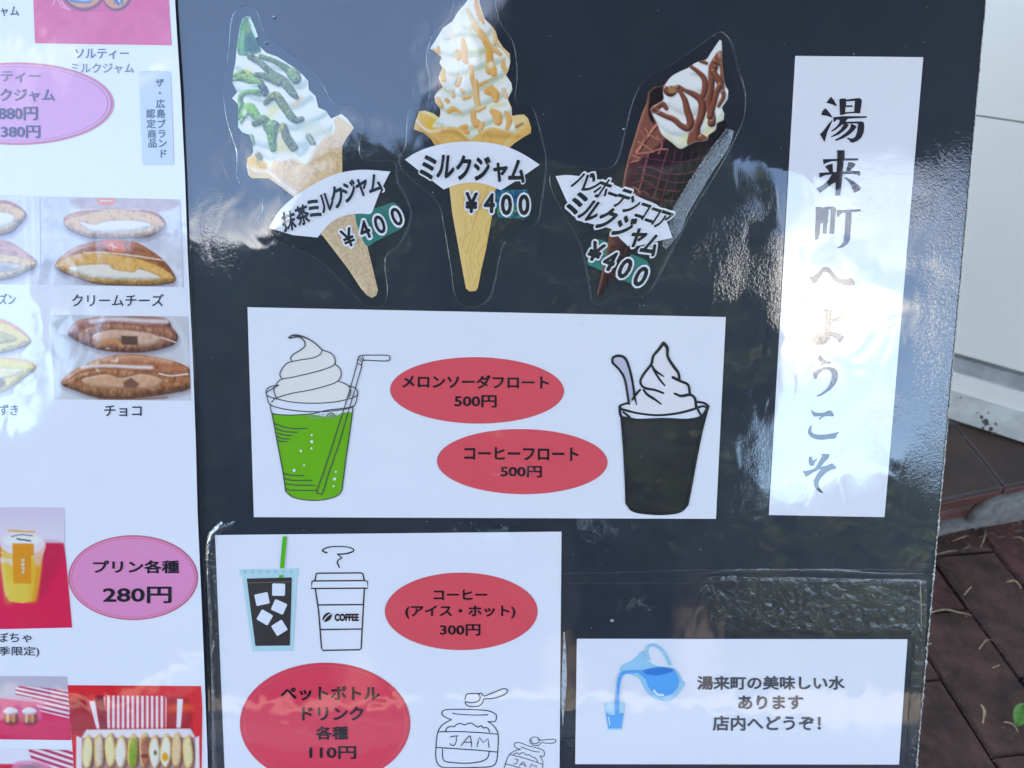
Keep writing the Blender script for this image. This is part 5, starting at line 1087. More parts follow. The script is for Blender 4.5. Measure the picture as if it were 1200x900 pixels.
cr3 = [(843.5, 46), (846, 48), (846.5, 74), (849, 98), (854, 106), (853, 116), (846, 126), (849, 134), (848, 140), (840, 144), (838, 152), (830, 158), (828, 164), (815, 166), (806, 170), (797, 174), (788, 167), (781, 162), (775, 156), (771, 146), (767, 138), (763, 130), (764, 126), (772, 121), (778, 116), (777, 106), (780, 98), (788, 89), (798, 83), (807, 79), (815, 73), (822, 71), (828, 69), (834, 60)]
p.fill(cr3, (222, 228, 244), .8); mc = p.mask(cr3, .8)
for a, w in (([(786, 166), (798, 172)], 14), ([(826, 156), (838, 146)], 22), ([(836, 138), (846, 128)], 20), ([(778, 152), (798, 164), (818, 162)], [18, 22, 16]), ([(772, 132), (792, 144), (818, 146), (838, 132)], [20, 30, 28, 22]), ([(790, 112), (810, 118), (846, 112)], [30, 38, 18]), ([(794, 96), (816, 96), (842, 96)], [22, 34, 20]), ([(812, 82), (830, 82), (842, 84)], [12, 22, 14]), ([(844, 46), (842, 60), (838, 76)], [3, 8, 16])):
    p.lobe(a, w, (230, 235, 248), (182, 190, 196), (244, 247, 253), .6, .4, (190, 190, 160), clip=mc, soft=1.5)
for a, w, c in (([(800, 168), (806, 160), (812, 162)], 8, (206, 206, 150)), ([(826, 160), (832, 150), (828, 136)], 8, (212, 208, 158)), ([(845, 138), (836, 142)], 7, (204, 216, 192)), ([(783, 162), (790, 170)], 7, (196, 190, 146))): p.line(a, w, c, 4, .7, clip=mc)
CH, CL = (112, 58, 46), (168, 106, 84)
for a, w in (([(842, 64), (836, 78), (834, 92), (832, 106), (830, 122), (834, 134), (834, 144)], [4, 7, 5, 6, 6, 5, 6]), ([(844, 62), (846, 74), (838, 72)], [3, 4, 4]), ([(846, 76), (847, 88), (845, 102), (848, 112), (842, 124)], [3, 4, 4, 3, 2.5]), ([(836, 84), (842, 94), (846, 102)], [4, 5, 4]), ([(844, 100), (840, 108), (836, 122), (832, 136)], [4, 4, 4, 5]),
             ([(821, 71), (828, 74)], [3, 2.4]), ([(810, 78), (818, 84), (825, 92), (826, 104), (823, 114)], [2.6, 3, 4, 4.5, 4]), ([(795, 102), (803, 106), (812, 110), (821, 117), (823, 128), (820, 140), (815, 150), (813, 166)], [3.5, 2.5, 4, 5, 6, 5.5, 7, 10]), ([(780, 105), (786, 107), (794, 103)], [5, 8, 4]), ([(794, 103), (802, 116), (805, 128), (809, 142), (806, 150), (798, 147), (790, 140), (780, 136), (770, 131), (765, 129)], [2, 4, 5, 5.5, 5, 4, 4, 3.4, 3.5, 4]), ([(768, 127), (776, 122), (781, 127)], [5, 4, 3]), ([(822, 162), (828, 164)], [6, 4])):
    p.lobe(a, [v * 1.6 for v in w], (128, 74, 58), (58, 24, 24), (226, 184, 164), .95, .5, (160, 150, 160), clip=mc)
p.ell(788, 106, 5, 3.4, (150, 122, 84), soft=1.2); p.ell(843, 64, 2, 4, (176, 140, 140), soft=1.5); p.line([(770, 128), (784, 133), (796, 140)], 1.0, (214, 180, 164), .8, .8); p.grain(4, 1.6, 5)
p.put(t3, 'printed_photo', out3, S1)
p = Pic(696, 262, 752, 352, .75, (96, 58, 52)); p.mixin(np.clip(((p.X - 714) + (p.Y - 290) * .45) / 16, 0, 1) * .9, (36, 16, 30)); p.grain(16, 5, 5); p.line([(712, 285), (708, 310), (700, 344)], 2, (160, 108, 90), 1.4, .8); p.line([(716, 290), (730, 300), (734, 290)], 1.3, (90, 52, 56)); p.line([(708, 318), (722, 322)], 1.3, (92, 52, 54))
p.put(t3, 'printed_photo', [(714, 264), (752, 278), (746, 290), (733, 306), (722, 321), (712, 333), (704, 345.5), (701, 347), (699.5, 344), (705, 321), (711, 296)], S1)
film3 = [(838, 40), (848, 40), (858, 54), (866, 84), (873, 110), (872, 135), (866, 152), (852, 180), (832, 214), (812, 246), (796, 276), (780, 306), (762, 340), (744, 348), (722, 344), (706, 356), (694, 352), (688, 320), (680, 286), (664, 256), (648, 226), (646, 204), (668, 196), (706, 198), (722, 190), (732, 156), (742, 118), (756, 94), (786, 76), (815, 56)]
t3.fill('clear_film', curve(film3, True, 4), FZ, M_FILM); film_strip(t3, 'film_edge', film3, [2, 3, .3, 2, 4, .3, 3, 2, .3, 2.5, .3, 3], FZ + .00012, M_RIM, .0003, 13, 5, 8, True)
film_strip(t3, 'film_fold', [(856, 152), (846, 170), (828, 196), (812, 222), (798, 246), (790, 268), (778, 290)], [10, 17, 18, 19, 19, 17, 8], FZ + .0002, clear_mat('glossy_film_fold', haze=.03, bump=.0007, bscale=420, gl=.06), .0003, 14, 7, 10, tilt=.20)
lbl3 = curve([(651, 206.5), (664, 205), (680, 206.5)], False, 3) + curve([(696, 209), (711, 213), (732, 222), (751, 232), (770, 240), (778, 250)], False, 3) + [(788, 278.5), (771.5, 282.4), (748, 288), (735.5, 288), (727, 279.8), (716, 268), (696, 263), (675.5, 258), (666.7, 241.5)]
t3.fill('name_label', lbl3, S2, M_STK)
l1 = [('バ', 683, 211, 16, 25, 20), ('ン', 695, 216, 15, 25, 20), ('ホ', 706.7, 221, 15, 26, 20), ('ー', 718, 227.7, 12, 22, 20), ('テ', 729.5, 233, 15, 26, 18), ('ン', 741, 240.5, 15, 25, 18), ('コ', 753, 247.5, 14, 24, 18), ('コ', 765, 253, 14, 24, 18), ('ア', 777.5, 258, 15, 25, 18)]
l2 = [('ミ', 676, 238, 20, 28, 22), ('ル', 692.5, 247.5, 18, 28, 22), ('ク', 711, 256.5, 19, 28, 20), ('ジ', 731.5, 265.5, 19, 28, 20), ('ャ', 747, 279, 19, 28, 16), ('ム', 763.5, 287, 18, 27, 16)]
t3.chars(l1 + l2, S3, M_STK, .12, name='text_border', shear=.25, grow=1.12); t3.chars(l1, S4, M_BLACK, .03, shear=.25, grow=1.12); t3.chars(l2, S4 + .0001, M_BLACK, .042, shear=.25, grow=1.12)
t3.fill('price_patch', curve([(692, 286), (701, 280.5), (714, 285), (736, 296), (758, 306), (762, 322), (752, 336), (736, 331), (716, 322), (696, 313), (688, 308)], True, 3), S1 - .0001, M_TEAL)
pr3 = [('¥', 698, 295, 26, 30, 20), ('4', 714.7, 305.5, 26, 32, 20), ('0', 732.4, 314.6, 27, 33, 20), ('0', 751, 324, 27, 33, 20)]
t3.chars(pr3, S3, M_STK, .11, name='price_border', shear=.12); t3.chars(pr3, S4, M_BLACK, .035, name='price_lettering', shear=.12)

# ------------------------------------------------------------------ floats sheet
def sheet_wave(a, lx, ly, ph): return lambda x, y: a * (1 + .6 * np.sin(x / lx + ph) * np.sin(y / ly + ph * .7))
fl = Thing('float_menu_sheet', 'wide white sheet with a green melon soda float and a dark coffee float', 'menu sheet', 570, 608, .0003, wave=sheet_wave(.00025, 90, 60, .4))
fl.quad('sheet', [(290, 360), (850.5, 371.5), (839, 608), (297.5, 606)], 0, M_PAPER, 40)
def rb_(pts): return zm(280, 350, 3.46, pts)
M_LINE = ink((70, 68, 80), 'grey_line_print'); M_GREEN = ink((92, 168, 14), 'melon_green_print'); M_CREAMP = ink((214, 217, 226), 'pale_cream_print')
ms = bpy.data.objects.new('melon_soda_print', None)
gf = fl.fill('soda_print', curve(rb_([(133, 462), (170, 470), (260, 472), (300, 470), (350, 478), (380, 468), (398, 474), (420, 463), (462, 460)]), False, 4) + rb_([(450, 540), (435, 640), (418, 775)]) + curve(rb_([(418, 775), (395, 800), (350, 814), (305, 817), (250, 812), (210, 800), (190, 782)]), False, 4) + rb_([(178, 700), (155, 580)]), Z1, M_GREEN)
fl.fill('cream_print', curve(rb_([(205, 158), (240, 150), (290, 170), (335, 207), (378, 228), (388, 262), (410, 285), (412, 320), (400, 335), (440, 350), (450, 375), (425, 420), (300, 425), (180, 415), (145, 395), (150, 350), (172, 325), (172, 280), (212, 250), (214, 225), (262, 195), (262, 170), (235, 158)]), True, 4), Z1, M_CREAMP)
L_ = lambda pts, w=1.15, c=False, s_=True: (rb_(pts), w, c, s_)
fl.lines('line_print', [
    L_([(200, 158), (222, 148), (262, 155), (305, 178), (337, 208)], [1.2, 2.4, 1.6, 1.2]), L_([(205, 160), (240, 155), (262, 168), (268, 190), (250, 208), (222, 225), (210, 240), (215, 254)], [2.0, 1.4, 1.2, 1.2]),
    L_([(337, 206), (330, 225), (300, 240), (240, 250), (195, 262), (172, 290), (166, 310), (175, 326)]), L_([(337, 208), (375, 222), (390, 245), (386, 268), (350, 285), (290, 302), (220, 318), (170, 328), (150, 350), (142, 375), (152, 402)]),
    L_([(388, 264), (410, 285), (414, 310), (398, 336), (350, 355), (280, 372), (210, 385), (150, 404), (133, 420)]), L_([(400, 334), (430, 345), (450, 362), (452, 385), (445, 400)]),
    L_([(160, 350), (125, 358), (110, 376), (118, 395), (160, 408), (220, 420), (300, 424), (380, 420), (440, 408), (475, 395), (482, 378), (470, 362), (448, 354)]), L_([(110, 378), (116, 405), (127, 430), (180, 447), (260, 457), (340, 458), (420, 450), (465, 436), (478, 405), (482, 380)]), L_([(112, 380), (140, 362), (160, 352)]),
    L_([(127, 428), (133, 462), (160, 470), (220, 472), (300, 466), (360, 452), (430, 444), (463, 436)]), L_([(133, 460), (155, 580), (178, 700), (190, 782)], 1.3, False, False), L_([(463, 436), (450, 540), (435, 640), (418, 775)], 1.3, False, False),
    L_([(190, 782), (215, 803), (260, 815), (320, 818), (370, 810), (405, 795), (418, 775)]), L_([(188, 765), (200, 775), (260, 778), (318, 778)]),
    L_([(480, 262), (455, 350), (425, 450), (390, 560), (345, 700), (316, 780), (325, 790), (340, 786), (365, 705), (405, 590), (440, 470), (470, 370), (498, 275)], 1.2), L_([(480, 262), (484, 240), (500, 230), (560, 229), (604, 230), (612, 240), (604, 252), (560, 252), (508, 250), (498, 262), (498, 275)], 1.2),
    L_([(484, 245), (496, 255)], .9, False, False), L_([(490, 238), (503, 250)], .9, False, False), L_([(500, 232), (506, 250)], .9, False, False), L_([(483, 262), (498, 272)], .9, False, False),
    L_([(143, 506), (180, 520), (230, 527), (276, 526)]), L_([(147, 524), (180, 538), (236, 542)]), L_([(150, 542), (180, 553), (214, 555)]), L_([(152, 556), (176, 567), (204, 569)]), L_([(156, 573), (172, 579), (196, 580)]),
    L_([(182, 708), (210, 716), (262, 718)]), L_([(184, 730), (220, 737), (295, 737)]), L_([(188, 750), (230, 756), (306, 757)]), L_([(355, 478), (362, 468), (376, 464), (386, 470), (390, 480)]),
], Z2, M_LINE)
fl.many('bubble_print', [[(x + r * math.cos(k * .785), y + r * math.sin(k * .785)) for k in range(8)] for x, y, r in [(*rb_([q])[0], r_) for q, r_ in (((295, 553), 1.3), ((295, 580), 1.9), ((294, 607), 1.3), ((251, 617), 1.5), ((264, 675), 1.2), ((224, 696), 1.9), ((393, 702), 1.3), ((388, 731), 1.9), ((384, 760), 1.4))]], Z2, M_CREAMP)
fl.text('ILLUST BOX', (362, 485.5, 395, 490.5), Z3, ink((150, 160, 160)), .0, name='print_stamp')
RED1, RED2 = ink((232, 84, 102), 'coral_badge_print'), ink((206, 92, 104), 'badge_edge_print')
for cx, cy, a, b_, t_a, box_a, box_b in ((559, 457.5, 102, 39, 'メロンソーダフロート', (471.5, 439.5, 643, 455.5), (532.5, 463, 582, 477.5)), (612, 541, 100, 38.2, 'コーヒーフロート', (544, 524, 678, 539.5), (586.5, 546, 635, 559.5))):
    bd = fl.disc('price_badge', cx, cy, a, b_, Z1, RED2, rot=.01); fl.disc('badge_fill', cx, cy, a - 1, b_ - .9, Z2, RED1, rot=.01, parent=bd)
    fl.disc('badge_ring', cx, cy, a - 4.5, b_ - 1.6, Z2 + .00005, RED2, rot=.01, rings=1, inner=.994, parent=bd)
    fl.text(t_a, box_a, Z3, M_T, .028, rot=.008, parent=bd); fl.text('500円', box_b, Z3, M_T, .022, rot=.008, parent=bd)
def rc(pts): return zm(690, 360, 3.46, pts)
M_DK = film_mat('cold_coffee_print', (.022, .018, .021), noise=.5)
fl.fill('coffee_print', rc([(132, 440), (200, 455), (320, 458), (420, 452), (465, 440), (440, 580), (415, 720), (400, 800), (388, 822), (340, 836), (260, 838), (190, 828), (152, 800), (148, 700), (140, 560)]), Z1, M_DK)
fl.fill('cream_print', curve(rc([(303, 150), (320, 200), (362, 270), (400, 320), (432, 370), (445, 415), (300, 440), (170, 420), (180, 370), (215, 320), (215, 290), (252, 230), (262, 190)]), True, 4), Z1, ink((214, 216, 234)))
fl.fill('spoon_print', curve(rc([(100, 205), (125, 200), (150, 220), (168, 270), (182, 330), (186, 370), (165, 385), (155, 330), (140, 280), (120, 250), (100, 230)]), True, 4), Z1, ink((176, 180, 208)))
K_ = lambda pts, w=2.6, c=False, s_=True: (rc(pts), w, c, s_)
fl.lines('line_print', [
    K_([(96, 225), (98, 205), (120, 197), (146, 206), (162, 240), (175, 290), (183, 340), (188, 375)], [2.6, 3.2, 2.8, 2.6]), K_([(96, 225), (125, 255), (145, 290), (155, 340), (163, 392)]), K_([(182, 350), (190, 380), (193, 395)], [2.5, 2, 1]), K_([(208, 335), (190, 355), (176, 375)], [2.4, 3, 2]),
    K_([(303, 146), (285, 170), (262, 198), (254, 230), (230, 262), (210, 295), (215, 318), (235, 330), (265, 335), (302, 348)], [4, 2.8, 3, 2.6, 3, 2.4]), K_([(303, 146), (318, 165), (320, 200), (340, 235), (362, 265), (368, 292)], [4.4, 3.2, 3.6, 2.6]), K_([(256, 238), (270, 258), (303, 280)], [2.6, 3, 1.6]), K_([(260, 250), (285, 290), (308, 318)], [2, 2.6, 1.5]),
    K_([(342, 285), (372, 300), (402, 315), (410, 350)], [3.6, 3, 3]), K_([(348, 350), (375, 360), (410, 355), (430, 370), (436, 410)], [2.4, 3.6, 3, 3.2]), K_([(222, 335), (238, 355), (265, 372), (292, 392)], [2.4, 3.2, 1.8]), K_([(435, 400), (450, 430), (462, 445)], 2.6),
    K_([(160, 388), (130, 398), (126, 410), (150, 418), (200, 430), (280, 438), (360, 430), (420, 415), (460, 402), (480, 408)], [2.4, 2.8, 2.4, 2.8, 2.4]), K_([(128, 400), (126, 425), (135, 448), (160, 450), (200, 458), (300, 455), (400, 458), (455, 445), (475, 420), (484, 402), (465, 388), (440, 384)], [2.8, 3.6, 2.6]), K_([(140, 425), (165, 445)], 2.4, False, False),
    K_([(132, 440), (142, 560), (150, 700), (153, 795)], 2.8), K_([(484, 400), (462, 480), (440, 580), (415, 720), (400, 800)], [3, 3.6, 2.6]), K_([(153, 795), (180, 825), (240, 836), (310, 838), (370, 828), (400, 800)], 2.8),
], Z2, M_BLACK)

# ------------------------------------------------------------------ drinks sheet
dr = Thing('drinks_menu_sheet', 'white sheet with drawn iced and hot coffee cups, jam jars and two red price ovals', 'menu sheet', 455, 905, .0003, wave=sheet_wave(.0004, 70, 80, 2.0))
dr.quad('sheet', [(252, 627), (658, 623), (655.5, 920), (264, 920)], 0, M_PAPER, 40)
def rd(pts): return zm(240, 610, 5.295, pts)
dr.fill('cup_print', rd([(215, 303), (582, 297), (582, 335), (572, 345), (549, 810), (297, 812), (250, 480), (233, 345), (218, 335)]), Z1, ink((166, 206, 224)))
dr.many('lid_teeth_print', [rd([(235 + 48 * k, 312), (262 + 48 * k, 312), (248 + 48 * k, 332)]) for k in range(7)], Z2, ink((146, 188, 210)))
dr.fill('coffee_print', rd([(260, 360), (540, 353), (528, 776), (314, 778), (285, 560)]), Z2, film_mat('iced_coffee_print', (.045, .032, .030), noise=.3))
dr.fill('coffee_surface_print', rd([(266, 384), (538, 378), (538, 383), (266, 389)]), Z3, ink((108, 92, 90)))
dr.many('straw_print', [rd([(484, 99), (509, 99), (492, 297), (466, 297)]), rd([(461, 339), (488, 337), (487, 353), (461, 355)])], Z3, ink((60, 172, 20)))
def rot_sq(c, w, h, a):
    q = rrect(-w / 2, -h / 2, w / 2, h / 2, 8); s_, k_ = math.sin(rad(a)), math.cos(rad(a)); return rd([(c[0] + x * k_ - y * s_, c[1] + x * s_ + y * k_) for x, y in q])
for c, w, h, a in (((458, 429), 80, 76, 1), ((355, 487), 84, 72, -12), ((461, 536), 82, 72, 24), ((372, 601), 80, 72, 30), ((463, 666), 78, 74, -32)): dr.many('ice_cube_print', [rot_sq(c, w, h, a)], Z3, ink((206, 216, 240)))
D_ = lambda pts, w=1.6, c=False, s_=False: (rd(pts), w, c, s_)
M_BRN = ink((52, 38, 44), 'brown_line_print')
dr.lines('line_print', [D_([(683, 372), (692, 330), (700, 327), (970, 325), (980, 330), (990, 372)]), D_([(683, 372), (665, 380), (659, 422), (1012, 420), (1010, 378), (990, 372)]), D_([(683, 375), (990, 373)]), D_([(686, 424), (706, 560), (724, 790), (732, 806), (960, 802), (970, 795), (980, 600), (990, 424)]), D_([(704, 524), (985, 522)]), D_([(718, 677), (975, 673)])], Z1, M_BRN)
dr.lines('steam_print', [(rd([(757, 200), (735, 192), (732, 182), (770, 165), (840, 161), (900, 168), (925, 185), (900, 200), (860, 208), (822, 208)]), [1.8, 1.6, 1.3, 1.3, 1.8, 1.3]), (rd([(822, 208), (838, 222), (850, 232), (832, 242), (822, 260), (835, 290)]), [1.2, 1.4, 1.6])], Z1, M_BRN)
dr.disc('bean_print', *rd([(759, 600)])[0], 6.6, 4.3, Z1, M_BRN, rot=rad(-45), seg=24, rings=1); dr.lines('bean_seam_print', [(rd([(738, 622), (755, 598), (780, 578)]), 1.1)], Z2, M_PAPER)
dr.text('COFFEE', (392, 719, 420.5, 728), Z1, M_BRN, .06)
bd = dr.disc('price_badge', 540.5, 716.5, 89.5, 45.5, Z1, RED2); dr.disc('badge_fill', 540.5, 716.5, 88.5, 44.6, Z2, RED1, parent=bd); dr.disc('badge_ring', 540.5, 716.5, 85, 42.6, Z2 + .00005, RED2, rings=1, inner=.992, parent=bd)
dr.text('コーヒー', (508, 691, 571, 703), Z3, M_T, .028, parent=bd); dr.text('(アイス・ホット)', (475, 709.5, 604, 725), Z3, M_T, .028, parent=bd); dr.text('300円', (515.5, 731.5, 563, 745), Z3, M_T, .022, parent=bd)
RED3 = ink((222, 66, 94), 'crimson_badge_print')
bd = dr.disc('price_badge', 381, 848, 100, 71.5, Z1, RED2); dr.disc('badge_fill', 381, 848, 99, 70.5, Z2, RED3, parent=bd); dr.disc('badge_ring', 381, 848, 95.5, 67.5, Z2 + .00005, RED2, rings=1, inner=.99, parent=bd)
dr.text('ペットボトル', (329, 804, 445, 821), Z3, M_T, .028, parent=bd); dr.text('ドリンク', (354, 828, 426, 844.5), Z3, M_T, .028, parent=bd); dr.text('各種', (370, 851, 408, 867), Z3, M_T, .03, parent=bd); dr.text('110円', (362.5, 874.5, 417.5, 889.5), Z3, M_T, .022, parent=bd)
def rj(pts): return zm(480, 780, 6.316, pts)
M_PEN = ink((44, 46, 66), 'pen_line_print')
J_ = lambda pts, w=1.15, c=False, s_=True: (rj(pts), w, c, s_)
dr.lines('jam_jar_print', [
    J_([(310, 400), (270, 385), (240, 362), (248, 335), (290, 325), (420, 325), (540, 330), (600, 340), (640, 365), (640, 400), (625, 415), (580, 415)]), J_([(318, 352), (360, 360), (440, 365), (520, 367), (578, 364)], [1.2, .9, 1.3]), J_([(310, 400), (255, 430), (222, 465), (205, 510), (195, 600), (195, 690), (215, 735), (260, 755), (400, 756), (560, 752), (620, 740), (645, 700), (655, 600), (655, 510), (640, 470), (610, 435), (580, 415)]),
    J_([(210, 490), (350, 489), (500, 495), (655, 508)]), J_([(200, 606), (350, 616), (500, 626), (650, 640)]), J_([(265, 488), (275, 465), (300, 450), (330, 452), (350, 435), (378, 428), (405, 440), (430, 430), (455, 426), (480, 440), (505, 455), (530, 445), (545, 462), (565, 458), (585, 470), (590, 492)]), J_([(243, 618), (245, 680), (265, 710), (340, 720), (430, 723), (520, 712), (570, 690), (585, 660), (588, 635)]),
    J_([(410, 250), (420, 215), (460, 207), (500, 208), (530, 205), (552, 225), (600, 208), (650, 188), (690, 172), (718, 175), (722, 195), (700, 215), (650, 235), (600, 245), (552, 248), (540, 275), (515, 298), (470, 304), (425, 295), (412, 270), (425, 270), (460, 275), (505, 265), (522, 240), (515, 215), (500, 208)]),
    J_([(300, 530), (330, 522), (358, 520)], 1.0), J_([(348, 522), (345, 560), (332, 588), (312, 590), (298, 578)], 1.0), J_([(380, 595), (410, 555), (445, 520), (455, 560), (458, 600)], 1.0), J_([(400, 568), (460, 568)], 1.0), J_([(498, 600), (508, 560), (515, 530), (545, 570), (582, 540), (584, 575), (588, 605)], 1.0, False, False)], Z1, M_PEN)
dr.lines('jam_jar_print', [
    J_([(820, 620), (790, 610), (775, 590), (785, 572), (820, 572), (880, 595), (950, 612), (990, 630), (998, 655), (990, 672), (965, 668)], .8), J_([(822, 602), (870, 618), (920, 635), (962, 640)], .8), J_([(820, 620), (770, 635), (735, 665), (715, 710), (700, 760), (690, 800)], .8), J_([(965, 668), (985, 710), (985, 760), (975, 820)], .8),
    J_([(738, 658), (800, 672), (880, 695), (985, 732)], .8), J_([(705, 725), (760, 740), (840, 765), (975, 800)], .8), J_([(768, 665), (780, 650), (800, 648), (812, 658), (830, 645), (850, 650), (862, 662), (885, 660), (900, 672), (920, 680), (935, 690), (950, 715)], .8),
    J_([(890, 570), (892, 545), (915, 530), (945, 532), (970, 552), (1020, 548), (1065, 545), (1082, 555), (1070, 572), (1020, 575), (975, 572), (955, 590), (920, 590), (890, 570)], .8), J_([(900, 548), (905, 570), (935, 578), (958, 560), (950, 538)], .8),
    J_([(778, 690), (805, 698)], .8), J_([(803, 700), (790, 725), (770, 728)], .8), J_([(812, 745), (840, 712), (862, 750)], .8), J_([(825, 730), (855, 738)], .8), J_([(890, 755), (905, 725), (915, 745), (938, 738), (935, 765)], .8, False, False)], Z1, M_PEN)

# ------------------------------------------------------------------ water notice
wt = Thing('water_notice_sheet', 'small white notice at the bottom with a blue water jug pouring into a glass', 'notice', 865, 896, .0003, wave=sheet_wave(.0003, 80, 50, 1.0))
wt.quad('sheet', [(676, 748.5), (1063.5, 749), (1053.5, 896), (674, 895.5)], 0, M_PAPER, 40)
def rw(pts): return zm(670, 720, 2.857, pts)
W1_, W2_, W3_ = ink((136, 192, 232)), ink((72, 158, 234)), ink((38, 120, 206))
wt.fill('jug_print', curve(rw([(160, 188), (170, 170), (205, 152), (235, 122), (243, 132), (248, 150), (285, 172), (335, 178), (352, 188), (372, 222), (380, 228), (372, 248), (345, 280), (320, 292), (275, 282), (245, 252), (225, 215), (190, 200)]), True, 4), Z1, W1_)
wt.lines('handle_print', [(rw([(258, 150), (250, 130), (255, 110), (275, 103), (300, 118), (318, 145), (328, 168)]), 3.6)], Z2, W1_)
wt.fill('water_print', curve(rw([(225, 195), (260, 182), (300, 176), (335, 184), (352, 200), (358, 230), (340, 262), (310, 275), (280, 268), (258, 245), (245, 215)]), True, 4), Z2, W2_)
wt.fill('water_surface_print', curve(rw([(238, 192), (270, 180), (310, 178), (342, 187), (310, 200), (270, 204)]), True, 4), Z3, W3_)
wt.lines('pour_print', [(rw([(235, 192), (195, 193), (168, 200), (158, 225), (155, 255), (152, 290), (152, 335)]), [2.4, 3.0, 4.6, 4.2, 3.4, 4.4, 4.0])], Z3 + .0001, W2_)
wt.lines('gleam_print', [(rw([(275, 255), (288, 268), (305, 270)]), 2.6)], Z3 + .0002, ink((200, 222, 246)))
wt.fill('glass_print', rw([(108, 296), (180, 294), (168, 388), (121, 388)]), Z1, ink((160, 206, 236))); wt.fill('glass_water_print', rw([(115, 328), (130, 338), (150, 336), (173, 330), (165, 382), (123, 382)]), Z2, W2_)
wt.lines('glass_gleam_print', [(rw([(124, 345), (127, 370)]), 1.2)], Z3, ink((190, 222, 246)))
M_G1 = ink((72, 74, 88), 'soft_black_print')
wt.text('湯来町の美味しい水', (817, 792, 990, 808.5), Z1, M_G1, .03); wt.text('あります', (865, 815, 941, 831.5), Z1, M_G1, .03); wt.text('店内へどうぞ！', (835, 838.5, 962, 856.5), Z1, M_G1, .03)

